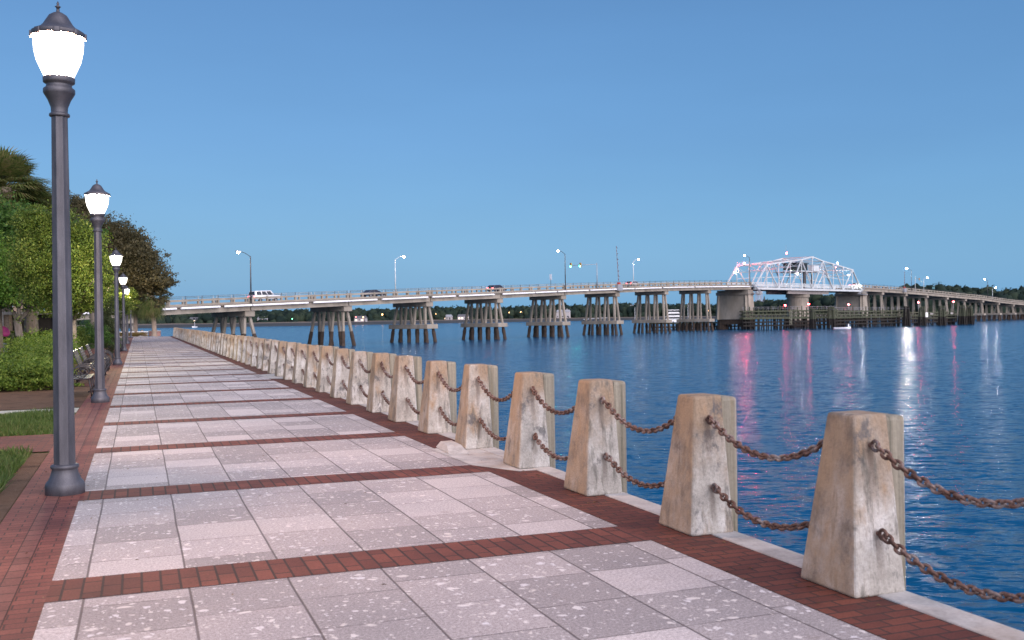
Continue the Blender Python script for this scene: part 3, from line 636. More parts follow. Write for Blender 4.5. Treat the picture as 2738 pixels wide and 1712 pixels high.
# the cast concrete patch under two bollards and its small raised block
b = MB(); b.add([(3.80, 9.95, .0055), (3.48, 10.6, .0055), (3.44, 12.1, .0055), (3.80, 12.5, .0055), (4.0, 12.5, .0055), (4.0, 9.95, .0055)], [(0, 5, 4, 3, 2, 1)])
tag(b.build('concrete_patch', M['coping']), kind='structure')
b = MB(); b.add([(3.46, 31.4, .0055), (3.46, 29.2, .0055), (4.0, 28.6, .0055), (4.0, 31.9, .0055)], [(0, 1, 2, 3)])
tag(b.build('concrete_patch', M['coping']), kind='structure')
b = MB(); b.add([(3.50, 11.55, .006), (3.76, 11.55, .006), (3.78, 12.3, .006), (3.55, 12.3, .006), (3.55, 11.8, .085), (3.73, 11.8, .09), (3.75, 12.24, .09), (3.60, 12.24, .085)], [(0, 3, 2, 1), (4, 5, 6, 7), (0, 1, 5, 4), (1, 2, 6, 5), (2, 3, 7, 6), (3, 0, 4, 7)])
tag(b.build('concrete_block', M['coping'], bevel=.008), 'small sloping grey concrete block at the foot of a bollard on the brick border', 'block')

# fallen leaves and grit on the walk, thicker against the bollards
rng = np.random.default_rng(77); n = 420
x = np.where(rng.random(n) < .45, rng.uniform(3.45, 3.98, n), np.where(rng.random(n) < .5, rng.uniform(-1.05, -.3, n), rng.uniform(-.5, 3.5, n))); y = 2.5 + 38 * rng.random(n) ** 1.4
t = rng.uniform(0, 2 * PI, n); l = rng.uniform(.008, .022, n); c_, s_ = np.cos(t), np.sin(t); z = .009 + rng.random(n) * .006; zz = np.stack([z, z + .004, z, z + .006], 1)
q = np.stack([np.stack([x - c_ * l, x - s_ * l * .4, x + c_ * l, x + s_ * l * .4], 1), np.stack([y - s_ * l, y + c_ * l * .4, y + s_ * l, y - c_ * l * .4], 1), zz], 2).reshape(-1, 3)
tag(obj_np('fallen_leaves', q, np.arange(len(q)).reshape(-1, 4), mat_leaf('dead_leaves', [(.05, .03, .02), (.12, .07, .03), (.2, .13, .06)])), 'scattered small dead leaves on the promenade paving', 'leaves', kind='stuff')

# ------------------------------------------------------------------ benches
def bench_proto():
    root = empty('park_bench', (0, 0, 0)); L = 1.85       # long side along y, facing +x; origin at its front near foot
    b = MB()
    for i in range(9):
        x = -.02 - i * .058; b.obox((x, L / 2, .44 - .04 * (i / 8)), (.024, 0, 0), (0, L / 2 - .02, 0), (0, 0, .006))
    b.build('seat', M['slat'], root, bevel=.003, seg=1)
    b = MB(); bx = lambda t: (-.50 - .17 * t, .44 + .45 * t)
    for i in range(6):
        t = .08 + i * .17; x, z = bx(t); b.obox((x, L / 2, z), (.022 * .35, 0, -.022 * .9 * -1), (0, L / 2 - .02, 0), (.006, 0, .002))
    for q in (.25, .5, .75):
        (xa, za), (xb, zb) = bx(.02), bx(1.0); b.beam((xa + .012, L * q, za), (xb + .012, L * q, zb), .035, .012)
    x, z = bx(1.02); b.tube([(x, .02, z), (x, L - .02, z)], .02, 8)
    b.build('backrest', M['slat'], root)
    for yy in (.03, L / 2, L - .03):
        b = MB(); r = .017
        b.tube([(.02, yy, .0), (.0, yy, .20), (-.04, yy, .42)], r, 6)
        b.tube([(-.62, yy, .0), (-.54, yy, .22), (-.50, yy, .44), (-.60, yy, .70), (-.67, yy, .90)], r, 6)
        b.tube([(-.04, yy, .42), (-.50, yy, .42)], r, 6)
        b.tube([(-.17 + .33 * math.cos(t), yy, .40 + .29 * math.sin(t)) for t in [R(-70 + 260 * i / 16) for i in range(17)]], r, 6)
        b.tube([(-.20 + .12 * math.cos(t), yy, .54 + .10 * math.sin(t)) for t in [R(-180 + 360 * i / 12) for i in range(13)]], r * .8, 6)
        b.box(-.02, .06, yy - .03, yy + .03, 0, .012)
        b.build('side_frame', M['bench'], root, smooth=True)
    return root
M['bench'] = plain('dark_bench_metal', (.03, .028, .03), .3, .4, .2, 5); M['slat'] = plain('worn_bench_slats', (.17, .17, .155), .35, .3, .15, 5)  # the slats' paler tone is painted in for the light falling on them
bp = bench_proto(); bk = {bp.name: children(bp)}
BY = [(24.0, 'front dark metal bench in the row behind the nearest lamp post'), (29.6, 'second dark metal bench from the front of the row by the second lamp post'), (32.6, 'third dark metal bench from the front of the row by the second lamp post'),
      (36.9, 'fourth dark metal bench, at the far end of the row by the second lamp post'), (58.0, 'dark bench just left of the third lamp post, far down the promenade'), (61.5, 'second dark bench from the third lamp post, far down the promenade'), (70.5, 'farthest dark bench, between the third and fourth lamp posts')]
for i, (y, lab) in enumerate(BY):
    o = bp if i == 0 else copy_tree(bp, None, bk); o.location = (-1.0, y, .004); tag(o, lab, 'bench', 'metal benches facing the water')

# ------------------------------------------------------------------ end of the promenade
c0 = at(413, 122)
root = empty('round_planter', (c0.x, c0.y, 0)); brick_r = mat_brick('planter_brick', False, (.30, .13, .09), (.22, .09, .06)); 
def mat_wallbrick():
    m = NT('planter_brickwork', .85); b_ = m.n('TexBrick'); sp = m.n('SeparateXYZ'); m.L(m.tc.outputs['Object'], sp.inputs[0])
    m.L(m.comb(m.math('MULTIPLY', m.math('ARCTAN2', sp.outputs[1], sp.outputs[0]), .7), sp.outputs[2]), b_.inputs['Vector'])
    b_.inputs['Scale'].default_value = 1; b_.inputs['Brick Width'].default_value = .2; b_.inputs['Row Height'].default_value = .075; b_.inputs['Mortar Size'].default_value = .008
    b_.inputs['Color1'].default_value = (.32, .14, .10, 1); b_.inputs['Color2'].default_value = (.22, .09, .07, 1); b_.inputs['Mortar'].default_value = (.35, .3, .27, 1)
    m.color(b_.outputs['Color']); return m.m
b = MB(); b.lathe([(.70, 0), (.70, .60)], 28); b.build('brick_wall', mat_wallbrick(), root)
b = MB(); b.lathe([(.73, .602), (.75, .61), (.75, .68), (.73, .69)], 28); b.build('coping', M['coping'], root, smooth=False)
tag(root, 'round brick planter with pale coping at the far end of the promenade', 'planter')
b = MB(); P = at(372, 124); b.box(P.x - 2.6, P.x + 1.0, P.y, P.y + .3, -.3, .52); 
rt_ = empty('low_end_wall', (0, 0, 0)); b.build('wall', M['coping'], rt_); b = MB(); b.box(P.x - 2.65, P.x + 1.05, P.y - .04, P.y + .34, .523, .60); b.build('coping', M['pipe'], rt_)
tag(rt_, 'low concrete wall with white coping left of the round brick planter', 'wall')
for j, (px, lab) in enumerate([(385, 'short concrete bollard left of the round planter palm'), (423, 'short concrete bollard right of the round planter palm')]):
    o = copy_tree(proto, None, kids); P = at(px, 131); o.location = (P.x, P.y, -.35); o.rotation_euler = (0, 0, R(90)); tag(o, lab, 'bollard', 'bollards on the far quay')
b = MB(); n = 14
A, B_ = at(390, 131, .45), at(418, 131, .45)
b.tube([A.lerp(B_, i / n) + Vector((0, 0, -.22 * 4 * (i / n) * (1 - i / n))) for i in range(n + 1)], .03, 5); tag(b.build('chain', M['rust']), 'dark chain across the water gap behind the round planter', 'chain')
b = MB(); P = at(400, 131.5); b.box(-28, 3.9, YEND + .42, YEND + 6.5, -4, -.36); tag(b.build('far_quay', M['coping']), kind='structure')

# park building corner, stone, dark recess at the left edge
P = at(97, 66)
root = empty('park_shelter', (P.x, P.y, 0))
b = MB(); b.box(-2.0, 1.6, .4, .7, .0, 2.4); b.build('back_wall', plain('dark_boards', (.02, .017, .015), .8), root)  # near-black colour paints the shade inside the opening
b = MB(); b.box(-2.2, 1.8, -1.0, .9, 2.3, 2.5); b.build('roof', M['coping'], root, bevel=.02)
b = MB(); b.box(-2.1, -1.85, -.9, -.65, 0, 2.3); b.build('post', M['coping'], root)
b = MB(); b.box(1.4, 1.65, -.9, -.65, 0, 2.3); b.build('post', M['coping'], root)
tag(root, 'dark open park shelter behind the box hedge, left of the nearest lamp post', 'shelter')
P = at(95, 57); b = MB(); b.box(P.x - 1.3, P.x + 1.2, P.y, P.y + .25, -.02, .75); tag(b.build('low_dark_wall', plain('dark_stone_wall', (.035, .028, .026), .85)), 'low dark wall under the box hedge behind the small forked tree', 'wall')
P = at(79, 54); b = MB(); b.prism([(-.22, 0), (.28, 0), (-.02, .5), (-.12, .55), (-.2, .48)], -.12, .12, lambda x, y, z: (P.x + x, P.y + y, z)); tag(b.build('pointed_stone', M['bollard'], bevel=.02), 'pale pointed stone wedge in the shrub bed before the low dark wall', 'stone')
P = at(48, 70); root = empty('gate_column', (P.x, P.y, 0)); b = MB(); b.box(-.28, .28, -.28, .28, .5, 3.4); b.build('shaft', plain('peach_plaster', (.6, .42, .32), .8), root, bevel=.02); b = MB(); b.box(-.4, .6, -.4, .4, 0, .5); b.build('plinth', M['coping'], root, bevel=.02)  # orange light on the pale column is put into the shaft colour
tag(root, 'peach lit square column behind the small forked tree trunk', 'column')
P = at(3, 60); root = empty('playground_kiosk', (P.x, P.y, 0)); b = MB(); b.box(-.7, .35, -.3, .3, 0, .55); b.build('counter', plain('blue_grey_panel', (.12, .15, .22), .6), root, bevel=.02)
b = MB(); b.lathe([(.50, .95), (.48, 1.2), (.35, 1.45), (.12, 1.58), (.02, 1.6)], 16); b.build('canopy', plain('magenta_canvas', (.30, .03, .16), .7), root, smooth=True); b = MB(); b.tube([(0, 0, .5), (0, 0, 1.0)], .03, 6); b.build('pole', M['grey_steel'], root)
tag(root, 'magenta canvas canopy over a blue counter at the left edge', 'kiosk')

# ------------------------------------------------------------------ the bridge
def camv(u, d, z=0.0): return Vector((CY * u + SY * d, -SY * u + CY * d, z))
# near edge of the deck; s runs along it: s<161 the western approach, beyond it the swing span and eastern approach
SK = 161.0
ZT = [(-75, 1.2), (-48, 2.15), (-35, 2.75), (-21.3, 3.3), (0, 4.1), (22, 4.97), (43.5, 5.75), (67, 6.66), (89, 7.42), (113, 8.15), (137, 8.7), (161, 9.15), (200, 9.5), (237, 9.45), (259, 9.2), (281, 8.8), (303, 8.27), (325.6, 7.67), (347.7, 7.07), (369.8, 6.5), (391.9, 5.5), (414, 4.7), (480, 3.2), (560, 2.5)]
def E(s, w=0.0, z=0.0, absz=False):                       # point at chainage s, w metres back from the near edge, z above girder bottom
    if s <= SK: u, d = -29.2 + .630 * s, 173.2 + .777 * s; n = (-.777, .630)
    else: t = s - SK; u, d = -29.2 + .630 * SK + .680 * t, 173.2 + .777 * SK + .733 * t; n = (-.733, .680)
    zz = z if absz else interp(s, ZT) + z
    return camv(u + n[0] * w, d + n[1] * w, zz)
def s_at(px):                                             # chainage where the near edge crosses column px
    k = (px - HW) / FPX
    s = (k * 173.2 + 29.2) / (.630 - .777 * k)
    if s <= SK: return s
    u0, d0 = -29.2 + .630 * SK, 173.2 + .777 * SK
    return SK + (k * d0 - u0) / (.680 - .733 * k)
WD = 9.6                                                  # deck width
GH, SLB = .95, .28                                        # girder depth, slab thickness
RD = GH + SLB                                             # road level above girder bottom
BO = E(0, 0, -50, True); BO.z = WZ
bridge = empty('road_bridge', BO)
tag(bridge, 'long concrete road bridge on splayed piers crossing the river', 'bridge')
def bpart(mb, name, mat, parent=bridge, **k): return mb.build(name, mat, parent, off=BO, **k)
def sweep(b, s0, s1, w0, w1, z0, z1, step=12):
    n = max(1, int(math.ceil((s1 - s0) / step)))
    for i in range(n):
        a, c = s0 + (s1 - s0) * i / n, s0 + (s1 - s0) * (i + 1) / n
        V = [E(a, w0, z0), E(a, w1, z0), E(a, w1, z1), E(a, w0, z1), E(c, w0, z0), E(c, w1, z0), E(c, w1, z1), E(c, w0, z1)]
        b.add(V, [(0, 1, 2, 3), (7, 6, 5, 4), (0, 4, 5, 1), (1, 5, 6, 2), (2, 6, 7, 3), (3, 7, 4, 0)])
def railing(b, s0, s1, w, sgn):
    L = s1 - s0; n = max(2, round(L / 3.1))
    sweep(b, s0 + .02, s1 - .02, w, w + .28, RD + .62, RD + .92, 30)             # top rail
    sweep(b, s0 + .02, s1 - .02, w - .02, w + .34, RD + .002, RD + .20, 30)      # curb
    for i in range(n + 1):
        s = s0 + .35 + (L - .7) * i / n; wd = .26 if 0 < i < n else .42
        p = E(s, w + .15, RD + .55); q = (E(s + 1, w) - E(s, w)); q.z = 0; q.normalize(); m_ = Vector((-q.y, q.x, 0))
        b.obox(p, q * wd / 2, m_ * .17, Vector((0, 0, .42)))
def rail_posts(b, s0, s1, w):
    L = s1 - s0; n = max(2, round(L / 3.1))
    for i in range(n + 1):
        s = s0 + .35 + (L - .7) * i / n; b.tube([E(s, w + .15, RD + .9), E(s, w + .15, RD + 1.42)], .045, 5)
    for z in (1.18, 1.38): b.tube([E(s0 + .4, w + .15, RD + z), E(s1 - .4, w + .15, RD + z)], .022, 4)
def deck_span(s0, s1, pipe):
    b = MB(); sweep(b, s0 + .03, s1 - .03, -.25, WD + .25, GH, RD); sp = bpart(b, 'deck_span', M['bridge_d'])
    b = MB()
    for w in (0.05, 2.35, 4.65, 6.95, WD - .45): sweep(b, s0 + .12, s1 - .12, w, w + .42, 0, GH - .002)
    sweep(b, s0 + .12, s1 - .12, -.03, .53, .0, .16)
    bpart(b, 'girders', M['bridge'], sp)
    b = MB(); sweep(b, s0 + .03, s1 - .03, .36, WD - .36, RD + .002, RD + .03); bpart(b, 'road_surface', M['asphalt'], sp)
    b = MB(); railing(b, s0, s1, -.15, 1); bpart(b, 'parapet', M['bridge'], sp); b = MB(); railing(b, s0, s1, WD - .15, -1); bpart(b, 'parapet', M['bridge'], sp)
    b = MB(); rail_posts(b, s0, s1, -.15); bpart(b, 'metal_rail', M['dark_steel'], sp); b = MB(); rail_posts(b, s0, s1, WD - .15); bpart(b, 'metal_rail', M['white_steel'], sp)
    if pipe:
        b = MB(); q = s0 + .1; rr = random.Random(int(s0)); 
        while q < s1 - 2:
            e = min(s1 - .1, q + rr.uniform(5, 14)); b.tube([E(q, -.42, GH - .10), E(e, -.42, GH - .10)], .15, 8); q = e + rr.uniform(.4, 1.4)
        bpart(b, 'utility_pipe', M['pipe'], sp)
        b = MB(); sweep(b, s0 + .03, s1 - .03, -.32, -.252, GH + .10, GH + .18); bpart(b, 'drip_edge', M['bridge_d'], sp)
def axes(s):
    q = E(s + .5, 0, 0, True) - E(s - .5, 0, 0, True); q.z = 0; q.normalize(); return q, Vector((-q.y, q.x, 0))
def pier(s, lower, n=4, wetz=-.35, wid=1.0, ln=WD - .6):
    q, m_ = axes(s); zb = interp(s, ZT); C = E(s, WD / 2, 0, True); C.z = 0
    ztop = zb - .01; zc = ztop - .95
    Pt = lambda a, w, z: C + q * a + m_ * w + Vector((0, 0, z))
    b = MB(); b.obox(Pt(0, 0, (ztop + zc) / 2), q * .95 * wid, m_ * (ln / 2 + .1), Vector((0, 0, (ztop - zc) / 2)))
    cap = bpart(b, 'pier', M['bridge'], bevel=.06, seg=1)
    ws = [-ln / 2 + .75 + (ln - 1.5) * i / (n - 1) for i in range(n)]
    zl = .62 if lower else None; rr = random.Random(int(s * 10))
    if lower:
        b = MB(); b.obox(Pt(0, 0, .19), q * 1.5, m_ * (ln / 2 + .75), Vector((0, 0, .43))); bpart(b, 'lower_cap', M['bridge'], cap, bevel=.06, seg=1)
    for i, w in enumerate(ws):
        sp = (-.5 if i == 0 else .5 if i == n - 1 else 0)
        for j in (-1, 1):
            zt, z1 = zc + .02, (.60 if lower else wetz)
            f = lambda z: (zt - z) / max(.1, (zt - WZ))
            hgt = zt - z1
            top = Pt(j * .48, w, zt); k_ = .5 if lower else .45
            bot = Pt(j * (.48 + k_), w + sp, z1)
            b = MB(); d = (bot - top); L = d.length; d.normalize(); a1 = q - d * q.dot(d); a1.normalize(); a2 = d.cross(a1)
            b.obox((top + bot) / 2, d * L / 2, a1 * .23, a2 * .23); bpart(b, 'column', M['bridge'], cap, bevel=.04, seg=1)
            if not lower:
                e = bot + d * ((z1 - WZ + .6) / abs(d.z)); b = MB(); b.tube([bot - d * .01, bot + d * .7, bot + d * 1.5, e], [.30, .36, .33, .38], 8); bpart(b, 'pile', M['wet'], cap)
    if lower:
        for i, w in enumerate([-ln / 2 + .1, -ln / 4, 0, ln / 4, ln / 2 - .1]):
            for j in ((-1, 1)):
                sp = -.5 if i == 0 else .5 if i == 4 else 0
                p0 = Pt(j * 1.0, w, -.22); p1 = Pt(j * 1.15, w + sp, WZ - .5); b = MB()
                b.tube([p0, p0.lerp(p1, .3), p0.lerp(p1, .55), p0.lerp(p1, .8), p1], [.27, .36 + rr.uniform(-.03, .05), .33, .38, .33], 9); bpart(b, 'pile', M['wet'], cap)
    return cap
# western approach
near_px = [656.7, 921.5, 1141.8, 1331.6, 1502.9, 1648, 1779.5, 1895]
ps = [s_at(p) + 1.0 for p in near_px]
ps = [ps[0] - 40.0, ps[0] - 20.5] + ps
SB0 = ps[0] - 22
ends = [SB0] + ps + [SK - 1.0]
for a, c in zip(ends, ends[1:]): deck_span(a, c, True)
for i, s in enumerate(ps): pier(s, i >= 4)
# eastern approach
e_px = [2363, 2425.6, 2482, 2535.6, 2584, 2630.4, 2672.8, 2712]
es = [s_at(p) for p in e_px]; es += [es[-1] + 22 * k_ for k_ in (1, 2, 3)]
S1 = SK + 77.0
ends = [S1] + es
for a, c in zip(ends, ends[1:]): deck_span(a, c, False)
for i, s in enumerate(es): pier(s, i >= 4, 4, .2)
# abutment on the west bank
b = MB(); q, m_ = axes(SB0); C = E(SB0 - 12, WD / 2, 0, True); C.z = -1.2; b.obox(C, q * 14, m_ * (WD / 2 + .3), Vector((0, 0, 2.6))); bpart(b, 'abutment', M['bridge'])
def big_pier(s, hl, label_part='rest_pier'):
    q, m_ = axes(s); zb = interp(s, ZT); C = E(s, WD / 2, 0, True); C.z = 0; ztop = zb - .15
    def ring(z, a, w): return [C + q * (a * i) + m_ * (w * j) + Vector((0, 0, z)) for i, j in ((-1, -1), (1, -1), (1, 1), (-1, 1))]
    def frustum(b, z0, a0, w0, z1, a1, w1): b.add(ring(z0, a0, w0) + ring(z1, a1, w1), [(0, 3, 2, 1), (4, 5, 6, 7), (0, 1, 5, 4), (1, 2, 6, 5), (2, 3, 7, 6), (3, 0, 4, 7)])
    b = MB(); frustum(b, .2, 1.9, hl + .35, ztop - 1.5, 1.6, hl); root = bpart(b, label_part, M['bridge'], bevel=.1, seg=1)
    b = MB(); frustum(b, ztop - 1.5, 2.0, hl + .15, ztop - .62, 2.0, hl + .15); frustum(b, ztop - .6, 1.7, hl - .1, ztop, 1.7, hl - .1); bpart(b, 'cap', M['bridge_d'], root, bevel=.05, seg=1)
    for sg in (-1, 1):                                    # raised pilasters beside the panel, both long faces
        for ww in (-1, 1):
            b = MB()
            for (z0, z1) in ((.2, ztop - 1.52),):
                p0 = C + q * (1.93 * sg) + m_ * (ww * (hl - .55)); p1 = C + q * (1.64 * sg) + m_ * (ww * (hl - .75))
                b.beam(p0 + Vector((0, 0, z0)), p1 + Vector((0, 0, z1)), 1.0, .34)
            bpart(b, 'pilaster', M['bridge'], root)
    b = MB()
    for ww in (-1, 1): 
        c = C + m_ * ww * (hl - .9); b.lathe([(1.5, WZ - .6), (1.75, WZ + .3), (1.6, -1.6), (1.45, .19)], 12, (c.x, c.y, 0))
    b.obox(C + Vector((0, 0, -.55)), q * 1.55, m_ * (hl - 1.2), Vector((0, 0, .74))); bpart(b, 'footing', M['wet'], root)
    return root
big_pier(SK - 2.2, 5.2); big_pier(S1 + 1.8, 5.2)
b = MB(); q, m_ = axes(SK + 38); C = E(SK + 37.9, WD / 2, 0, True)
b.lathe([(3.55, -.5), (3.45, 7.0), (3.85, 7.05), (3.85, 8.1), (3.4, 8.12)], 28, (C.x, C.y, 0)); pv = bpart(b, 'pivot_pier', M['bridge'])
b = MB(); b.lathe([(4.2, WZ - .5), (4.2, -.5)], 20, (C.x, C.y, 0)); bpart(b, 'footing', M['wet'], pv)
# access stairs and inspection platforms at the rest piers
for s, dr in ((SK + .6, 1), (S1 - .6, -1)):
    b = MB(); a = E(s - 2 * dr, -.6, RD + .2); c = E(s + 3.2 * dr, -.6, -1.1)
    for o_ in (-.3, .3):
        a2 = a + axes(s)[1] * o_; c2 = c + axes(s)[1] * o_; b.beam(a2, c2, .12, .28); b.tube([a2 + Vector((0, 0, 1)), c2 + Vector((0, 0, 1))], .04, 5)
    for i in range(9): p = a.lerp(c, i / 9); b.obox(p, axes(s)[0] * .12, axes(s)[1] * .3, Vector((0, 0, .03)))
    bpart(b, 'access_stair', M['grey_steel'])
    b = MB(); sweep(b, min(s - 3 * dr, s + 4 * dr), max(s - 3 * dr, s + 4 * dr), -1.3, -.2, -1.25, -1.12); 
    for z in (-.6, -.15): b.tube([E(s - 3 * dr, -1.3, z), E(s + 4 * dr, -1.3, z)], .035, 5)
    bpart(b, 'inspection_platform', M['grey_steel'])

# ------------------------------------------------------------------ swing span
S0 = SK + .2; PAN = 7.62
def W(t, w, z): return E(S0 + t, w, 0, True) + Vector((0, 0, 9.15 + z))
SO = E(SK + 38, WD / 2, 8.2, True)
swing = empty('swing_span', SO); tag(swing, 'white steel truss swing span at the middle of the bridge', 'swing bridge')
def spart(mb, name, mat, parent=swing, **k): return mb.build(name, mat, parent, off=SO, **k)
TH = [0, 7.6, 8.4, 9.2, 9.9, 11.1, 9.9, 9.2, 8.4, 7.6, 0]
T = lambda i, w: W(i * PAN, w, TH[i]); Bt = lambda i, w: W(i * PAN, w, .3)
for w in (-.35, WD + .35):
    b = MB(); b.beam(Bt(0, w), Bt(10, w), .5, .62); tr = spart(b, 'truss', M['white_steel'])
    for i in range(1, 9): b = MB(); b.beam(T(i, w), T(i + 1, w), .36, .36); spart(b, 'top_chord', M['white_steel'], tr)
    for i in range(1, 10): b = MB(); b.beam(Bt(i, w), T(i, w) - Vector((0, 0, .1)), .2, .2); spart(b, 'vertical', M['white_steel'], tr)
    for (i, j) in ((0, 1), (2, 1), (2, 3), (3, 4), (5, 4), (5, 6), (7, 6), (8, 7), (8, 9), (10, 9)):
        b = MB(); b.beam(Bt(i, w), T(j, w), .42 if (i in (0, 10)) else .29, .28); spart(b, 'diagonal', M['white_steel'], tr)
    b = MB()
    hz = lambda i: W(i * PAN, w, TH[i] * .48)
    b.beam(hz(1), hz(4), .14, .14); b.beam(hz(6), hz(9), .14, .14); spart(b, 'strut', M['white_steel'], tr)
    b = MB()
    for i in range(1, 10):
        p = T(i, w); ax = axes(SK + 30)[0]; b.obox(p - Vector((0, 0, .25)), ax * .45, axes(SK + 30)[1] * .24, Vector((0, 0, .42)))
        p = Bt(i, w); b.obox(p + Vector((0, 0, .25)), ax * .42, axes(SK + 30)[1] * .27, Vector((0, 0, .4)))
    spart(b, 'gusset_plates', M['white_steel'], tr)
for i in range(1, 10):                                     # sway frames between the trusses
    b = MB(); b.beam(T(i, -.35), T(i, WD + .35), .22, .28); zl = 2.0 if i != 5 else 1.2
    l0, l1 = T(i, -.35) - Vector((0, 0, zl)), T(i, WD + .35) - Vector((0, 0, zl)); b.beam(l0, l1, .2, .22)
    for k_ in range(4):
        p0 = T(i, -.35).lerp(T(i, WD + .35), k_ / 4); p1 = l0.lerp(l1, (k_ + 1) / 4); p2 = l0.lerp(l1, k_ / 4); p3 = T(i, -.35).lerp(T(i, WD + .35), (k_ + 1) / 4)
        b.beam(*((p2, p3) if k_ % 2 else (p0, p1)), .1, .12)
    spart(b, 'sway_frame', M['white_steel'])
b = MB()
for i in range(1, 9): b.beam(T(i, -.35), T(i + 1, WD + .35), .09, .09); b.beam(T(i, WD + .35), T(i + 1, -.35), .09, .09)
spart(b, 'top_bracing', M['white_steel'])
b = MB()
for i in range(0, 41):
    a, c = W(i * PAN / 4, .0, .15), W(i * PAN / 4, WD, .15); b.beam(a, c, .22, .5)
for w in (1.6, 3.7, 5.9, 8.0): b.beam(W(0, w, .35), W(10 * PAN, w, .35), .25, .35)
spart(b, 'floor_beams', M['dark_steel'])
b = MB(); b.add([W(0, .1, .62), W(10 * PAN, .1, .62), W(10 * PAN, WD - .1, .62), W(0, WD - .1, .62), W(0, .1, .75), W(10 * PAN, .1, .75), W(10 * PAN, WD - .1, .75), W(0, WD - .1, .75)], [(0, 3, 2, 1), (4, 5, 6, 7), (0, 1, 5, 4), (1, 2, 6, 5), (2, 3, 7, 6), (3, 0, 4, 7)]); spart(b, 'deck', M['asphalt'])
for w in (.25, WD - .25):
    b = MB()
    for z in (1.25, 1.68, 2.1): b.beam(W(.3, w, z), W(10 * PAN - .3, w, z), .12, .24)
    for i in range(39): b.beam(W(.5 + i * 1.98, w, .75), W(.5 + i * 1.98, w, 2.25), .14, .14)
    spart(b, 'guard_rail', M['white_steel'])
b = MB()
for w in (1.2, WD - 1.2): b.beam(W(3.1 * PAN, w, -.55), W(6.9 * PAN, w, -.55), .5, 1.1)
b.lathe([(3.3, -.95), (3.3, -.2)], 24, tuple(W(37.9, WD / 2, 0)))
spart(b, 'turning_drum', plain('grey_beige_steel', (.34, .31, .29), .6, 0, .2, 1))
# control house between the trusses
def sbox(b, t0, t1, w0, w1, z0, z1):
    V = [W(t, w, z) for z in (z0, z1) for (t, w) in ((t0, w0), (t1, w0), (t1, w1), (t0, w1))]; b.add(V, [(0, 3, 2, 1), (4, 5, 6, 7), (0, 1, 5, 4), (1, 2, 6, 5), (2, 3, 7, 6), (3, 0, 4, 7)])
b = MB(); sbox(b, 33.4, 41.0, 2.8, 7.6, 6.9, 9.0); ch = spart(b, 'control_house', plain('dark_green_cladding', (.03, .045, .04), .6))
b = MB(); sbox(b, 33.0, 41.4, 2.4, 8.0, 9.02, 9.25); spart(b, 'roof', M['dark_steel'], ch)
b = MB()
for t in (33.8, 36.2, 38.6): sbox(b, t, t + 1.8, 2.76, 2.798, 7.7, 8.7)
spart(b, 'window', M['glass'], ch)
b = MB(); sbox(b, 30.5, 45.5, -.2, WD + .2, 6.1, 6.4); spart(b, 'platform', M['white_steel'], ch)
b = MB(); sbox(b, 38.6, 42.4, -.6, 1.4, 6.42, 8.3); spart(b, 'machinery_box', M['white_steel'], ch)
for t in (35.0, 40.2): b = MB(); b.beam(W(t, .9, .8), W(t, .9, 6.1), .9 if t < 36 else .35, .5); spart(b, 'dark_column', M['dark_steel'], ch)
b = MB()
for z in (.5, 1.0): b.tube([T(1, WD + .35) + Vector((0, 0, z)), T(2, WD + .35) + Vector((0, 0, z))], .04, 5)
for i in range(5): p = T(1, WD + .35).lerp(T(2, WD + .35), i / 4); b.tube([p, p + Vector((0, 0, 1.05))], .04, 5)
spart(b, 'roof_rail', M['white_steel'])
b = MB(); p = T(4, 5); b.tube([p, p + Vector((0, 0, 5))], .035, 5); spart(b, 'antenna', M['grey_steel'])

# ------------------------------------------------------------------ small lights
def ico(b, c, r):
    phi = (1 + 5 ** .5) / 2; V = [(-1, phi, 0), (1, phi, 0), (-1, -phi, 0), (1, -phi, 0), (0, -1, phi), (0, 1, phi), (0, -1, -phi), (0, 1, -phi), (phi, 0, -1), (phi, 0, 1), (-phi, 0, -1), (-phi, 0, 1)]
    l = (1 + phi * phi) ** .5; F = [(0, 11, 5), (0, 5, 1), (0, 1, 7), (0, 7, 10), (0, 10, 11), (1, 5, 9), (5, 11, 4), (11, 10, 2), (10, 7, 6), (7, 1, 8), (3, 9, 4), (3, 4, 2), (3, 2, 6), (3, 6, 8), (3, 8, 9), (4, 9, 5), (2, 4, 11), (6, 2, 10), (8, 6, 7), (9, 8, 1)]
    b.add([(c[0] + x * r / l, c[1] + y * r / l, c[2] + z * r / l) for x, y, z in V], F)
G = dict(white=glow('white_lamp', (1, .93, .85), 330), hot=glow('bright_white_lamp', (1, .95, .88), 500), red=glow('red_signal', (1, .06, .07), 190), redhot=glow('red_signal_strong', (1, .07, .12), 1100),
         star=glow('star_bright_lamp', (1, .95, .9), 2200), nav=glow('red_navigation_lamp', (1, .05, .06), 80), green=glow('green_signal', (.02, 1, .72), 260), shore_green=glow('dim_green_lamp', (.1, 1, .3), 14), shore_red=glow('dim_red_lamp', (1, .1, .08), 20), amber=glow('amber_lamp', (1, .5, .16), 12), tail=glow('tail_light', (1, .05, .04), 22), head=glow('headlight', (1, .8, .5), 30), window=glow('lit_window', (1, .62, .25), 3))
def fixture(name, p, mat, r, label, cat='lamp', group=None, housing=True):
    root = empty(name, p); b = MB(); ico(b, (0, 0, 0), r); b.build('bulb', mat, root, smooth=True)
    if housing: b = MB(); b.lathe([(r * .9, -r * 1.9), (r * .9, -r * 1.05)], 10); b.build('housing', M['dark_steel'], root)
    tag(root, label, cat, group); return root
fixture('warning_light', T(1, WD * .75) + Vector((0, 0, .75)), G['redhot'], .30, 'red beacon on top of the left end of the swing span', 'beacon')
fixture('warning_light', W(31, 5, 12.3), G['red'], .26, 'red beacon on the crest of the swing span', 'beacon')
fixture('warning_light', at(2236, 352, zat(2236, 715, 352)), G['red'], .26, 'red beacon on the right slope of the swing span', 'beacon')
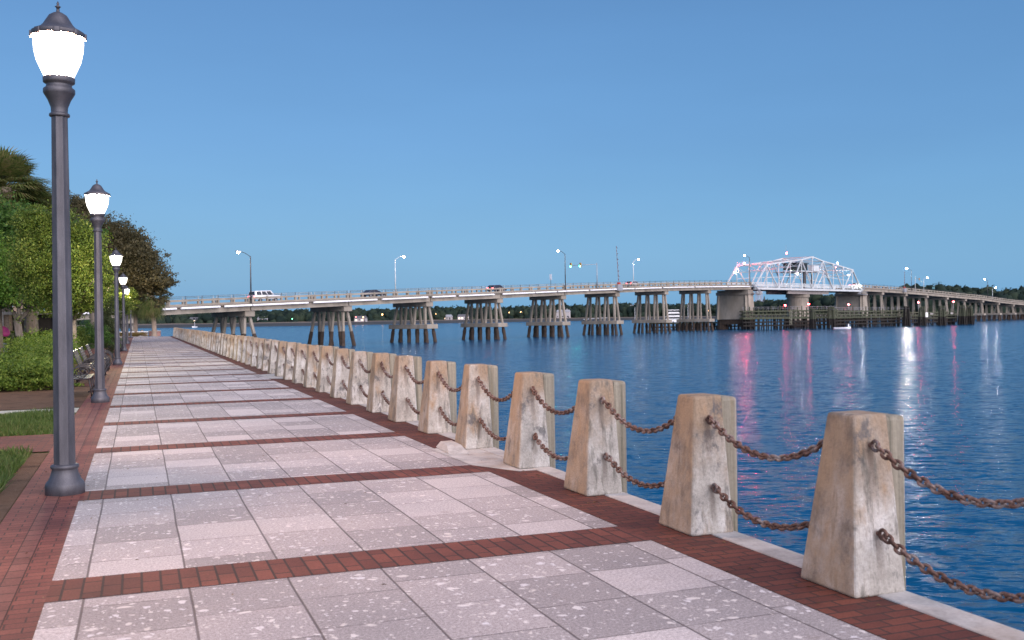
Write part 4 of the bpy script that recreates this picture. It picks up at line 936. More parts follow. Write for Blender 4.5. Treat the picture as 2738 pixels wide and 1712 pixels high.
fixture('floodlight', at(2240, 349, zat(2240, 704, 349)), G['hot'], .26, 'bright white floodlight over the right slope of the swing span', 'floodlight')
fixture('floodlight', W(74, -.9, 2.0), G['white'], .22, 'starry white light at deck level by the right end of the truss', 'floodlight')
for (px, py, d, lab) in ((1965, 729, 311, 'white lamp under the left portal of the truss'), (2117, 728, 330, 'white lamp hanging in the middle of the truss, left one'), (2133, 733, 332, 'white lamp hanging in the middle of the truss, right one'), (2269, 736, 355, 'white lamp under the right portal of the truss')):
    fixture('truss_lamp', at(px, d, zat(px, py, d)), G['white'], .24, lab, 'lamp', 'lamps inside the truss')

# ------------------------------------------------------------------ street lights and other things on the bridge
def bridge_light(s, w, h, armdir, arm, mat, label, dark, r=.22):
    base = E(s, w, RD); q, m_ = axes(s); dr = (m_ if w < WD / 2 else -m_) * .25 + q * armdir; dr.normalize()
    root = empty('street_light', base); col = M['dark_steel'] if dark else M['white_steel']
    b = MB(); b.tube([(0, 0, 0), (0, 0, h)], [.13, .08], 8); b.build('pole', col, root, smooth=True)
    b = MB(); b.tube([(0, 0, h - .1)] + [tuple(dr * arm * t + Vector((0, 0, h - .1 + .75 * math.sin(t * PI / 2)))) for t in (.15, .35, .6, .85, 1)], .05, 6); b.build('arm', col, root, smooth=True)
    e = dr * arm + Vector((0, 0, h + .62)); b = MB(); b.obox(e + dr * .3 + Vector((0, 0, .1)), dr * .42, dr.cross(Vector((0, 0, 1))) * .17, Vector((0, 0, .08))); hd = b.build('lamp_head', M['grey_steel'], root, bevel=.04)
    b = MB(); ico(b, e + dr * .3 - Vector((0, 0, .06)), r); b.build('bulb', mat, hd, smooth=True)
    tag(root, label, 'street light', 'street lights on the bridge'); return root
def far_s(px):                                            # chainage at which the far edge crosses column px
    lo, hi = -60, 480
    for _ in range(40):
        m = (lo + hi) / 2; p = E(m, WD, 0, True); u = p.x * CY - p.y * SY; d = p.x * SY + p.y * CY
        if HW + FPX * u / d < px: lo = m
        else: hi = m
    return (lo + hi) / 2
NE = -.45; FE = WD + .3
bridge_light(s_at(667), NE, 7.4, -1, 1.7, G['white'], 'dark street light on the bridge near the white van, arm to the left', True)
bridge_light(far_s(1061), FE, 7.3, 1, 1.7, G['white'], 'pale street light on the bridge behind the dark sedan, arm to the right', False)
bridge_light(s_at(1508), NE, 8.0, -1, 1.7, G['white'], 'dark street light on the bridge left of the traffic signals, arm to the left', True)
bridge_light(far_s(1697), FE, 6.9, 1, 1.7, G['white'], 'pale street light on the bridge behind the silver car', False)
bridge_light(s_at(2004) - .6, NE, 8.2, -1, 1.9, G['white'], 'dark street light by the left end of the white truss', True)
bridge_light(s_at(2434), NE, 8.0, -1, 2.8, G['star'], 'dark street light with star bright lamp right of the truss', True, .34)
bridge_light(far_s(2472), FE, 6.8, 1, 2.4, G['white'], 'pale street light behind the gantry pole right of the truss', False)
bridge_light(s_at(2638), NE, 8.0, -1, 2.2, G['white'], 'street light with bright lamp on the falling part of the bridge, arm left', True, .32)
bridge_light(far_s(2655), FE, 6.6, 1, 2.6, G['white'], 'pale street light at the right end of the bridge, arm to the right', False, .30)
# traffic signals on a mast arm
s = s_at(1593); base = E(s, FE * 0 + NE, RD); q, m_ = axes(s); root = empty('traffic_signal_mast', base)
b = MB(); b.tube([(0, 0, 0), (0, 0, 6.0)], [.12, .08], 8); b.build('pole', M['grey_steel'], root, smooth=True)
arm_dir = (-q * .55 + m_ * .83).normalized(); AL = 6.2
b = MB(); b.tube([(0, 0, 5.65), tuple(arm_dir * AL + Vector((0, 0, 5.45)))], .06, 6); b.build('mast_arm', M['grey_steel'], root, smooth=True)
sh_m = plain('amber_signal_housing', (.35, .18, .04), .5)
for k_ in (.62, .98):
    c = arm_dir * AL * k_ + Vector((0, 0, 5.55)); b = MB(); b.obox(c, q * .16, m_ * .2, Vector((0, 0, .52))); hd = b.build('signal_head', sh_m, root, bevel=.03)
    b = MB(); 
    for zz in (.32, 0): b.lathe([(.12, -.02), (.12, .02)], 10, tuple(c - q * .18 + Vector((0, 0, zz))))
    b.build('lens', M['rubber'], hd)
    b = MB(); ico(b, c - q * .2 + Vector((0, 0, -.36)), .13); b.build('green_light', G['green'], hd, smooth=True)
tag(root, 'mast arm with two traffic signals showing green over the bridge', 'traffic light')
# gantry east of the truss
s = s_at(2444); base = E(s, NE, RD); root = empty('signal_gantry', base)
b = MB(); b.tube([(0, 0, 0), (0, 0, 5.6)], .09, 8); b.build('pole', M['grey_steel'], root); b = MB(); e = E(far_s(2470), FE, RD) - base; b.tube([(0, 0, 5.5), (e.x, e.y, e.z + 5.2)], .06, 6); b.build('mast_arm', M['grey_steel'], root)
b = MB(); m5 = Vector((e.x * .5, e.y * .5, e.z * .5 + 5.7)); b.obox(m5, (.15, 0, 0), (0, .15, 0), (0, 0, .45)); b.build('signal_head', sh_m, root)
tag(root, 'thin signal gantry spanning the road right of the truss', 'gantry')
# raised barrier arms with their machines
def barrier(px, h, lean, label):
    s = s_at(px); root = empty('barrier', E(s, NE, RD)); q, m_ = axes(s)
    b = MB(); b.obox((0, 0, .0), q * .95, m_ * .5, (0, 0, .75)); b.build('machine_box', M['grey_steel'], root, bevel=.06)
    b = MB(); b.obox((0, 0, 1.0), q * .3, m_ * .3, (0, 0, .25)); b.build('counterweight', plain('red_paint', (.4, .05, .03), .5), root)
    st = NT('red_white_stripes', .5); wv = st.n('TexWave', wave_type='BANDS', bands_direction='Z'); wv.inputs['Scale'].default_value = .32; st.L(st.tc.outputs['Object'], wv.inputs[0]); st.color(st.ramp(wv.outputs[0], [(.49, (.16, .03, .03)), (.51, (.25, .25, .26))]))
    b = MB(); e = -q * lean; b.tube([(0, 0, .8), (e.x, e.y, h)], [.10, .06], 6); am = b.build('arm', st.m, root)
    b = MB()
    for i in range(6): t = .2 + .15 * i; p = Vector((e.x * t, e.y * t, .8 + (h - .8) * t)); b.obox(p + q * .22, q * .14, m_ * .1, (0, 0, .09))
    b.build('warning_lamps', M['dark_steel'], am); tag(root, label, 'barrier')
barrier(1651, 10.0, .9, 'raised road barrier arm left of the silver car on the bridge'); barrier(2415, 7.2, -.4, 'raised road barrier arm right of the truss')
# road sign
s = s_at(1469); root = empty('road_sign', E(s, NE, RD)); b = MB(); b.tube([(0, 0, 0), (0, 0, 2.5)], .05, 6); b.build('post', M['dark_steel'], root); q, m_ = axes(s)
b = MB(); b.obox((0, 0, 2.9), m_ * .38 + q * .1, q * .02, (0, 0, .62)); b.build('panel', M['pipe'], root); tag(root, 'small white road sign on the bridge left of a street light', 'sign')
s = s_at(2493); root = empty('road_sign', E(s, NE, RD)); b = MB(); b.tube([(0, 0, 0), (0, 0, 1.5)], .05, 6); b.build('post', M['dark_steel'], root); q, m_ = axes(s)
b = MB(); b.obox((0, 0, 1.9), m_ * .6 + q * .3, q * .02, (0, 0, .45)); b.build('panel', plain('teal_sign', (.25, .5, .5), .5), root); tag(root, 'small teal sign on the falling part of the bridge', 'sign')

# ------------------------------------------------------------------ cars
def car(name, s, w, dirn, kind, paint, label, lights=True):
    q, m_ = axes(s); root = empty(name, E(s, w, RD + .03)); root.rotation_euler = (0, math.atan2(-(E(s + 2, w).z - E(s - 2, w).z), 4) * 1.0, math.atan2(q.y, q.x) + (PI if dirn < 0 else 0))
    if dirn < 0: root.rotation_euler[1] *= -1
    if kind == 'suv':
        L, Wd, body = 5.1, 1.0, [(-2.5, .45), (-2.55, .75), (-2.5, 1.15), (2.45, 1.05), (2.5, .75), (2.45, .4)]; cab = [(-2.48, 1.13), (-2.36, 1.85), (.75, 1.87), (1.35, 1.13)]
    elif kind == 'sedan':
        L, Wd, body = 4.7, .9, [(-2.3, .35), (-2.38, .6), (-2.3, .98), (-1.5, 1.0), (1.1, .93), (2.2, .78), (2.35, .55), (2.3, .3)]; cab = [(-1.9, .96), (-1.1, 1.40), (.25, 1.42), (1.25, .93)]
    elif kind == 'pickup':
        L, Wd, body = 5.4, 1.0, [(-2.7, .45), (-2.72, 1.1), (2.5, 1.08), (2.65, .7), (2.6, .4)]; cab = [(-.6, 1.08), (-.4, 1.75), (1.0, 1.78), (1.7, 1.08)]
    else:
        L, Wd, body = 4.4, .92, [(-2.15, .38), (-2.22, .65), (-2.15, 1.0), (1.2, .98), (2.1, .82), (2.22, .55), (2.15, .32)]; cab = [(-2.1, .98), (-1.75, 1.52), (.3, 1.55), (1.3, .96)]
    pm = NT(name + '_paint', .25, .2); pm.color(paint); pm.b.inputs['Coat Weight'].default_value = .6
    b = MB(); b.prism(body, -Wd, Wd); bd = b.build('body', pm.m, root, bevel=.07, seg=3, ang=12, smooth=True)
    def taper(b, poly, y0, y1, k_):
        zb = min(z for _, z in poly); zt = max(z for _, z in poly); n = len(poly)
        V = [(x, y0 * (1 - k_ * (z - zb) / (zt - zb)), z) for x, z in poly] + [(x, y1 * (1 - k_ * (z - zb) / (zt - zb)), z) for x, z in poly]
        b.add(V, [(k, (k + 1) % n, n + (k + 1) % n, n + k) for k in range(n)] + [tuple(range(n - 1, -1, -1)), tuple(range(n, 2 * n))])
    b = MB(); taper(b, cab, -Wd + .06, Wd - .06, .16); b.build('cabin', pm.m, root, bevel=.05, seg=2, ang=12, smooth=True)
    # side windows, windscreens
    b = MB(); zb, zt = cab[0][1] + .07, cab[1][1] - .10; xb0, xt0, xt1, xb1 = cab[0][0] + .28, cab[1][0] + .22, cab[2][0] - .05, cab[3][0] - .22
    nw = 3 if kind == 'suv' else 2
    for sg in (-1, 1):
        for i in range(nw):
            a0, a1 = i / nw + .02, (i + 1) / nw - .03
            f = lambda a, z: (xb0 + (xb1 - xb0) * a) * (1 - z) + (xt0 + (xt1 - xt0) * a) * z
            yb, yt = (Wd - .06) * (1 - .16 * .1) + .012, (Wd - .06) * (1 - .16 * .86) + .012
            b.add([(f(a0, 0), sg * yb, zb), (f(a1, 0), sg * yb, zb), (f(a1, 1), sg * yt, zt), (f(a0, 1), sg * yt, zt)], [(0, 1, 2, 3)])
    for (p0, p1, o_) in ((cab[0], cab[1], -.012), (cab[3], cab[2], .012)):
        g_ = lambda t, y: (p0[0] + (p1[0] - p0[0]) * t + o_, y * (1 - .16 * t), p0[1] + (p1[1] - p0[1]) * t)
        b.add([g_(.12, -Wd + .2), g_(.12, Wd - .2), g_(.85, Wd - .2), g_(.85, -Wd + .2)], [(0, 1, 2, 3)])
    b.build('windows', M['glass'], root)
    for x in (-L * .3, L * .3):
        for sg in (-1, 1):
            b = MB(); b.tube([(x, sg * (Wd - .2), .34), (x, sg * (Wd + .01), .34)], .34, 16); wh = b.build('wheel', M['rubber'], root)
            b = MB(); b.tube([(x, sg * (Wd + .0), .34), (x, sg * (Wd + .02), .34)], .19, 12); b.build('rim', M['grey_steel'], wh)
    for sg in (-1, 1):
        b = MB(); x = body[1][0] - .02; b.box(x, x + .12, sg * (Wd - .22) - .16, sg * (Wd - .22) + .16, .78, 1.0) if kind != 'sedan' else b.box(x + .0, x + .12, sg * (Wd - .25) - .2, sg * (Wd - .25) + .2, .68, .86); b.build('tail_light', G['tail'], root)
        b = MB(); x = max(p[0] for p in body) - .03; b.box(x - .1, x + .03, sg * (Wd - .25) - .16, sg * (Wd - .25) + .16, .58, .74); b.build('headlight', G['head'], root)
    tag(root, label, 'car' if kind != 'pickup' else 'pickup truck', 'cars crossing the bridge')
LN, LF = 2.6, 6.8
car('white_suv', s_at(718) + 1.2, LN, 1, 'suv', (.75, .75, .76), 'white boxy suv with lit tail lights at the left of the bridge')
car('dark_sedan', s_at(1012) + 1.2, LN, 1, 'sedan', (.03, .04, .07), 'dark sedan with red tail light, second vehicle from the left on the bridge')
car('dark_hatchback', s_at(1345) + 1.2, LN, 1, 'hatch', (.03, .015, .04), 'dark purple hatchback with bright red tail lights mid bridge')
car('silver_car', s_at(1711) + 1.2, LN, 1, 'hatch', (.55, .55, .58), 'silver car with glowing tail lights just right of the barrier')
car('white_pickup', s_at(2305), LN, 1, 'pickup', (.7, .7, .7), 'white pickup leaving the right end of the truss')
car('dark_sedan', s_at(2387), LF, -1, 'sedan', (.03, .03, .03), 'dark car right of the white pickup, nearer to the truss')
car('dark_sedan', s_at(2412), LF, -1, 'sedan', (.04, .035, .035), 'dark car at the foot of the raised barrier right of the truss')

# ------------------------------------------------------------------ timber fenders and dolphins
def fender(A, B, ztop, npile, depth, label, planks=True, rail=True, ladder=None, seed=1, zlow=.2, name='timber_fender'):
    a, c = Vector(A), Vector(B); d = (c - a); L = d.length; d.normalize(); m_ = Vector((-d.y, d.x, 0)); rr = random.Random(seed)
    base = Vector((a.x, a.y, WZ)); root = empty(name, base)
    P = lambda t, w, z: a + d * t + m_ * w + Vector((0, 0, z)) - base - Vector((0, 0, a.z))
    def bld(b, n_, mt): return b.build(n_, mt, root)
    for row in range(2):
        for i in range(npile):
            t = L * (i + .5) / npile + rr.uniform(-.2, .2); w = row * depth; tp = ztop + (rr.uniform(.2, 1.6) if row == 0 else rr.uniform(-.3, .2)); r = rr.uniform(.14, .2); ln = rr.uniform(-.25, .25)
            b = MB(); b.tube([P(t, w, zlow), P(t + ln * .3, w, tp)], [r, r * .85], 7); pl = bld(b, 'pile', M['timber'])
            b = MB(); b.tube([P(t - ln * .5, w - .05, WZ - .5), P(t, w, zlow + .002)], [r * 1.25, r * 1.1], 7); b.build('wet_foot', M['timber_wet'], root)
    b = MB()
    for z in ([ztop - .2, ztop - 1.15, ztop - 2.1, zlow + .15] if planks else [ztop - .2, zlow + .3]):
        for w in (-.22, depth + .22): b.beam(P(0, w, z), P(L, w, z), .18, .32)
    if planks:
        n = int(L / 2.4)
        for i in range(n): b.beam(P(L * i / n, depth, zlow + .2), P(L * (i + 1) / n, depth, ztop - .3), .1, .2); b.beam(P(L * (i + 1) / n, depth * .5, zlow + .2), P(L * i / n, depth * .5, ztop - .3), .1, .2)
    bld(b, 'walers', M['timber'])
    b = MB()
    for z in (zlow - .9, zlow - 1.9):
        for w in (-.2, depth): b.beam(P(0, w, z), P(L, w, z), .22, .42)
    for i in range(int(L / 1.3)): t = rr.uniform(0, L); b.beam(P(t, depth * rr.random(), WZ - .4), P(t + rr.uniform(-.7, .7), depth * rr.random(), zlow), .3, .3)
    bld(b, 'wet_bracing', M['timber_wet'])
    if rail:
        b = MB(); sweepn = int(L / .9); b.beam(P(0, depth * .5, ztop - .02), P(L, depth * .5, ztop - .02), depth * .8, .1); bld(b, 'walkway', M['timber'])
        b = MB()
        for z in (.55, 1.05): b.tube([P(0, depth * .2, ztop + z), P(L, depth * .2, ztop + z)], .035, 5)
        for i in range(int(L / 1.6)): b.tube([P(i * 1.6 + .4, depth * .2, ztop), P(i * 1.6 + .4, depth * .2, ztop + 1.1)], .04, 5)
        bld(b, 'handrail', M['grey_steel'])
    if ladder is not None:
        b = MB(); t = L * ladder
        for o_ in (-.3, .3): b.beam(P(t + o_, -.45, WZ + 1.3), P(t + o_, -.45, ztop - .3), .07, .1)
        for i in range(11): z = WZ + 1.5 + i * .42; b.beam(P(t - .3, -.45, z), P(t + .3, -.45, z), .05, .07)
        bld(b, 'ladder', plain('pale_ladder', (.3, .3, .22), .7))
    tag(root, label, 'fender', 'timber fenders around the swing span'); return root
fender(at(1985, 293), at(2240, 300), 2.7, 22, 1.8, 'green brown timber fender in front of the round pivot pier', ladder=.49, seed=2)
fender(at(2226, 305), at(2418, 327), 2.3, 17, 2.0, 'timber fender with lattice walling before the right rest pier', seed=3)
fender(at(2426, 328), at(2556, 345), 1.7, 11, 1.6, 'lower timber fender between the pile clusters at right', rail=False, seed=4)
fender(at(1742, 306), at(2012, 307), -.6, 26, 1.6, 'low timber fender stubs behind the piers left of the truss', planks=False, rail=True, seed=5, zlow=-1.0)
def dolphin(px, d, ztop, r, n, label, seed, spread=.5, dark=False):
    P = at(px, d); root = empty('pile_cluster', (P.x, P.y, WZ)); rr = random.Random(seed)
    for i in range(n):
        a = 2 * PI * i / n; k_ = 1 if i % 3 else .55; c, s_ = math.cos(a), math.sin(a); h = ztop - WZ + rr.uniform(-.25, .25); zl = 2.9
        f = lambda z: r * k_ * (1 + spread * (1 - z / h))
        b = MB(); b.tube([(c * f(zl), s_ * f(zl), zl), (c * f(h), s_ * f(h), h)], [.2, .16], 7); pl = b.build('pile', M['timber_wet' if dark else 'timber'], root)
        b = MB(); b.tube([(c * f(-.5), s_ * f(-.5), -.5), (c * f(zl), s_ * f(zl), zl + .002)], [.26, .22], 7); b.build('wet_foot', M['timber_wet'], pl)
    b = MB()
    for z in (ztop - WZ - .8,): b.lathe([(r * 1.25, z), (r * 1.25, z + .14)], 14)
    b.build('cable_wrap', M['dark_steel'], root); tag(root, label, 'pile cluster', 'timber pile clusters guarding the channel')
dolphin(2172, 291, 3.1, .55, 6, 'leaning timber piles at the right corner of the fender before the pivot pier', 1, .8)
dolphin(2222, 296, 3.5, .75, 9, 'greenish pile cluster between the two long timber fenders', 2, .55)
dolphin(2423, 322, 3.6, .75, 9, 'black pile cluster, leftmost of those right of the truss', 3, .45, True)
dolphin(2464, 322, 3.3, .8, 9, 'pile cluster next right of the black one', 4, .5)
dolphin(2517, 322, 3.4, .75, 9, 'lone pile cluster midway between the small white boards', 5, .5)
dolphin(2572, 340, 3.7, .85, 10, 'broad pile cluster, left of the last pair', 6, .6)
dolphin(2592, 342, 3.7, .85, 10, 'broad pile cluster at the far right of the timber works', 7, .6)
def board(px, py, d, w, h, col, label):
    P = at(px, d, zat(px, py, d)); root = empty('notice_board', P); b = MB(); b.obox((0, 0, 0), (w / 2 * CY, -w / 2 * SY, 0), (.03 * SY, .03 * CY, 0), (0, 0, h / 2)); b.build('panel', col, root); b = MB(); b.tube([(.06 * SY, .06 * CY, -h / 2 - .9), (.06 * SY, .06 * CY, h / 2)], .05, 5); b.build('post', M['timber'], root); tag(root, label, 'board')
board(2477, 842, 321.5, .75, 1.5, M['pipe'], 'upright white board between pile clusters over the water'); board(2490, 839.5, 327.5, .9, .6, M['coping'], 'small pale board on the lower fender, left of the lone pile cluster'); board(2544, 838, 338, .8, .6, M['coping'], 'small pale board on the lower fender, right of the lone pile cluster')
for (px, py, d, lab) in ((2098.8, 817, 296.5, 'red navigation light left of the pivot pier on the fender'), (2161.5, 813.5, 298, 'red navigation light right of the pivot pier on the fender'), (2268.4, 814.5, 309, 'red navigation light before the right rest pier'),
                         (2454.8, 809, 328, 'red navigation light over the gap between pile clusters'), (2548.7, 807, 345, 'rightmost red navigation light over the lower fender')):
    P = at(px, d, zat(px, py, d)); root = empty('navigation_light', P); b = MB(); ico(b, (0, 0, 0), .30); b.build('lantern', G['nav'], root, smooth=True)
    b = MB(); b.tube([(0, 0, -.3), (0, 0, 2.6 - P.z)], .07, 6); b.build('post', M['grey_steel'], root); tag(root, lab, 'navigation light', 'red lights on the fenders')

# work boat moored before the fender
P = at(2250, 289); root = empty('work_boat', (P.x, P.y, WZ)); ax = Vector((CY, -SY, 0)); ay = Vector((SY, CY, 0))
hb = MB(); V = []
for (t, hw, zt) in ((-2.4, .55, .42), (-1.2, .75, .38), (.8, .75, .4), (2.0, .45, .5), (2.6, .03, .62)):
    V += [ax * t + ay * hw + Vector((0, 0, zt)), ax * t - ay * hw + Vector((0, 0, zt)), ax * t * .93 - ay * hw * .6 + Vector((0, 0, -.15)), ax * t * .93 + ay * hw * .6 + Vector((0, 0, -.15))]
F = [(0, 1, 2, 3), (16, 19, 18, 17)]
for i in range(4):
    for k_ in range(4): F.append((i * 4 + k_, i * 4 + (k_ + 1) % 4, i * 4 + 4 + (k_ + 1) % 4, i * 4 + 4 + k_))
hb.add(V, F); hb.build('hull', M['pipe'], root, smooth=False); b = MB(); b.tube([ax * 1.9 + Vector((0, 0, .3)), ax * 1.9 + Vector((0, 0, 1.35))], .17, 8); b.build('post', M['pipe'], root)
tag(root, 'small low white boat with an upright white post before the fender', 'boat')

# ------------------------------------------------------------------ far shore
SH = [(-400, 830), (400, 850), (900, 870), (1100, 980), (1600, 1150), (1900, 1100), (2050, 900), (2200, 640), (2450, 560), (2800, 560), (3400, 560)]
mud = plain('dark_mud_bank', (.035, .034, .03), .8, 0, .3, .05); marsh = plain('dry_marsh_grass', (.15, .115, .085), .9, 0, .25, .02)
b1, b2 = MB(), MB(); pxs = list(range(-400, 3401, 50))
rr = random.Random(9); jit = [rr.uniform(-12, 12) for _ in pxs]
for (p, jp), (q_, jq) in zip(zip(pxs, jit), zip(pxs[1:], jit[1:])):
    dp, dq = interp(p, SH) + jp, interp(q_, SH) + jq
    L0, L1, L2, L3 = (lambda px, d: at(px, d, WZ - .1)), (lambda px, d: at(px, d + 35, -.2)), (lambda px, d: at(px, d + 110, 1.2)), (lambda px, d: at(px, d + 900, 2.0))
    b1.add([L0(p, dp), L0(q_, dq), L1(q_, dq), L1(p, dp)], [(0, 1, 2, 3)]); b2.add([L1(p, dp), L1(q_, dq), L2(q_, dq), L2(p, dp), L3(q_, dq), L3(p, dp)], [(0, 1, 2, 3), (3, 2, 4, 5)])
tag(b1.build('mud_bank', mud), kind='structure'); tag(b2.build('marsh', marsh), kind='structure')
def wood(name, specs, mat, seed, label):
    rng = np.random.default_rng(seed); bm = bmesh.new(); bmesh.ops.create_icosphere(bm, subdivisions=2, radius=1); bv = np.array([v.co[:] for v in bm.verts]); bf = np.array([[v.index for v in f.verts] for f in bm.faces]); bm.free()
    Vs, Fs, off = [], [], 0; LV = []
    for (px, d, ztop, r) in specs:
        P = at(px, d); k_ = rng.uniform(.75, 1.25, 3) * np.array([r, r, r * 1.15]); v = bv * (1 + .11 * rng.normal(size=(len(bv), 1))) * k_
        v = v + np.array([P.x, P.y, ztop - k_[2]]); Vs.append(v); Fs.append(bf + off); off += len(v)
        n = 46; dd = rng.normal(size=(n, 3)); dd /= np.linalg.norm(dd, axis=1)[:, None]; c = dd * k_ * rng.uniform(.9, 1.22, (n, 1)) + np.array([P.x, P.y, ztop - k_[2]])
        a = rng.normal(size=(n, 3)) * r * .13; b_ = rng.normal(size=(n, 3)) * r * .13; LV.append(np.stack([c - a, c + b_, c + a], 1).reshape(-1, 3))
    V = np.concatenate(Vs); F = np.concatenate(Fs); LVc = np.concatenate(LV); F2 = np.arange(len(LVc)).reshape(-1, 3) + len(V)
    o = obj_np(name, np.concatenate([V, LVc]), np.concatenate([F, F2]), mat); tag(o, label, 'wood', kind='stuff')
def m_wood():
    m = NT('far_wood_leaves', .9, spec=.1); g = m.n('NewGeometry'); a = m.noise(scale=.12, detail=5, rough=.7); f = m.math('ADD', m.math('MULTIPLY', g.outputs['Random Per Island'], .5), m.math('MULTIPLY', a, .6))
    m.color(m.ramp(f, [(.2, (.006, .012, .012)), (.5, (.014, .026, .02)), (.8, (.03, .042, .026))])); return m.m
M['wood'] = m_wood(); rw = random.Random(12)
TOPY = [(-400, 838), (0, 838), (300, 836), (500, 834), (620, 829), (700, 828), (900, 828), (1000, 826), (1100, 822), (1200, 820), (1300, 821), (1450, 816), (1550, 813), (1700, 811), (1800, 812), (1900, 811), (1960, 808), (2010, 805), (2050, 801), (2100, 799), (2150, 789), (2170, 783), (2200, 784), (2240, 787), (2300, 787), (2380, 780), (2410, 764), (2430, 760), (2460, 759), (2520, 761), (2560, 765), (2640, 768), (2738, 768), (3400, 770)]
spec = []
px = -380.0
while px < 3300:
    dsh = interp(px, SH); right = px > 2395
    for k_ in range(4):
        d = dsh + (85 if not right else 60) + k_ * 16 + rw.uniform(-7, 7); p2 = px + rw.uniform(-6, 6)
        zt = zat(p2, interp(p2, TOPY), d) + rw.uniform(-3.2, .9) - (0, 1.2, 0, 0)[k_ % 4] - (3.5 if k_ == 0 else 0)
        spec.append((p2, d, max(zt, 5), rw.uniform(3.2, 6.2)))
        if rw.random() < .8: spec.append((p2 + rw.uniform(-5, 5), d - 3, max(zt - 7, 3.5), rw.uniform(3.5, 5)))
        if k_ == 1: spec.append((p2, d - 6, max(2.5, zt - 12), 5))
    px += FPX * 4.6 / dsh
wood('far_wood', spec, M['wood'], 5, 'dark line of trees along the far shore')

# houses, dock, marina and lights on the far shore
def house(px, d, w, h, roofc, label, lit, chimney=False):
    P = at(px, d, interp(d - interp(px, SH), [(0, -2), (35, -.2), (110, 1.2), (900, 2)])); root = empty('house', P); root.rotation_euler = (0, 0, -math.atan2(SY, CY) + random.uniform(-.3, .3))
    b = MB(); b.box(-w / 2, w / 2, 0, 7, 0, h); wl = b.build('wall', M['housewall'], root)
    b = MB(); b.add([(-w / 2 - .4, -.5, h), (w / 2 + .4, -.5, h), (w / 2 + .4, 7.5, h), (-w / 2 - .4, 7.5, h), (-w / 2 + .5, 3.5, h + 2.4), (w / 2 - .5, 3.5, h + 2.4)], [(0, 3, 2, 1), (0, 1, 5, 4), (2, 3, 4, 5), (0, 4, 3), (1, 2, 5)]); rf = b.build('roof', roofc, root)
    if chimney: b = MB(); b.box(w / 4, w / 4 + 1, 3, 4, h + .8, h + 3.6); b.build('chimney', M['housewall'], rf)
    for i in range(int(w / 3)):
        x = -w / 2 + 1.2 + i * 3; b = MB(); b.box(x, x + 1.2, -.06, .0, 1.0, 2.4); b.build('window', G['window'] if (i in lit) else M['glass'], root)
    b = MB(); b.box(w / 2 - 1.4, w / 2 - .4, -.07, 0, 0, 2.2); b.build('door', M['dark_steel'], root)
    tag(root, label, 'house', 'houses on the far shore')
M['housewall'] = plain('pale_house_siding', (.42, .40, .40), .8); M['shingle'] = plain('grey_shingles', (.10, .10, .11), .9); M['shingle2'] = plain('pale_metal_roof', (.3, .31, .33), .6)
house(219, 930, 5.5, 4.5, M['shingle2'], 'white house seen under the bridge left of the second lamp post', ())
house(402, 930, 7, 3.2, M['shingle'], 'small pale house on the far shore behind the planter palm', (0,))
house(518, 935, 9, 3.2, M['shingle'], 'pale low house on the far shore left of the first piers', (1,))
house(592, 940, 6, 3.2, M['shingle2'], 'small house with an amber light seen between the first piers', (0, 1))
house(710, 945, 16, 3.0, M['shingle2'], 'long low house on the far shore right of the first river pier', (1, 3))
house(962, 945, 11, 3.2, M['shingle'], 'house with red and amber lights left of the second lower capped pier', (0, 2))
house(1194, 1085, 9, 3.2, M['shingle2'], 'dim low house between the first two tall piers', (0,))
house(1238, 1085, 12, 3.6, M['shingle'], 'house with bright amber windows between the first two tall piers', (0, 1, 3))
house(1504, 1190, 16, 7.5, M['shingle2'], 'large white two storey house seen through the third tall pier', (), True)
house(1632, 1235, 8, 3.5, M['shingle'], 'house with an orange window right of the third tall pier', (0, 1))
house(1686, 1250, 17, 12, M['shingle2'], 'tall pale building among the trees left of the fifth tall pier', (1, 2), True)
def shore_light(px, py, d, mat, r, label):
    P = at(px, d, zat(px, py, d)); root = empty('shore_light', P); b = MB(); ico(b, (0, 0, 0), r); b.build('bulb', mat, root, smooth=True); b = MB(); b.tube([(0, 0, -r), (0, 0, 1.0 - P.z)], .09, 5); b.build('pole', M['dark_steel'], root); tag(root, label, 'lamp', 'lamps on the far shore')
for (px, py, d, k_, r, lab) in ((590, 857, 935, 'amber', .35, 'amber lamp on the far shore behind the first river pier'), (781, 853, 925, 'shore_green', .45, 'green light on the far shore between the first two river piers'), (951, 848, 935, 'shore_red', .4, 'red light on the far shore left of the tall piers'),
                              (971, 848.5, 936, 'amber', .5, 'amber light just right of the red shore light'), (1022, 841, 940, 'amber', .7, 'large orange lamp on the far shore left of the first tall pier'), (1165, 840, 1070, 'amber', .4, 'small amber lamp right of the first tall pier'),
                              (1361, 836, 1130, 'amber', .45, 'small amber lamp left of the second tall pier gap'), (1392, 834.5, 1140, 'amber', .5, 'amber lamp between the second and third tall piers'), (1757, 824, 1150, 'shore_red', .4, 'red mast light behind the fifth tall pier'),
                              (1852, 827.5, 900, 'amber', .75, 'large orange lamp right of the marina boat'), (1895, 831, 900, 'amber', .5, 'orange lamp behind the last tall pier')):
    shore_light(px, py, d, G[k_], r, lab)
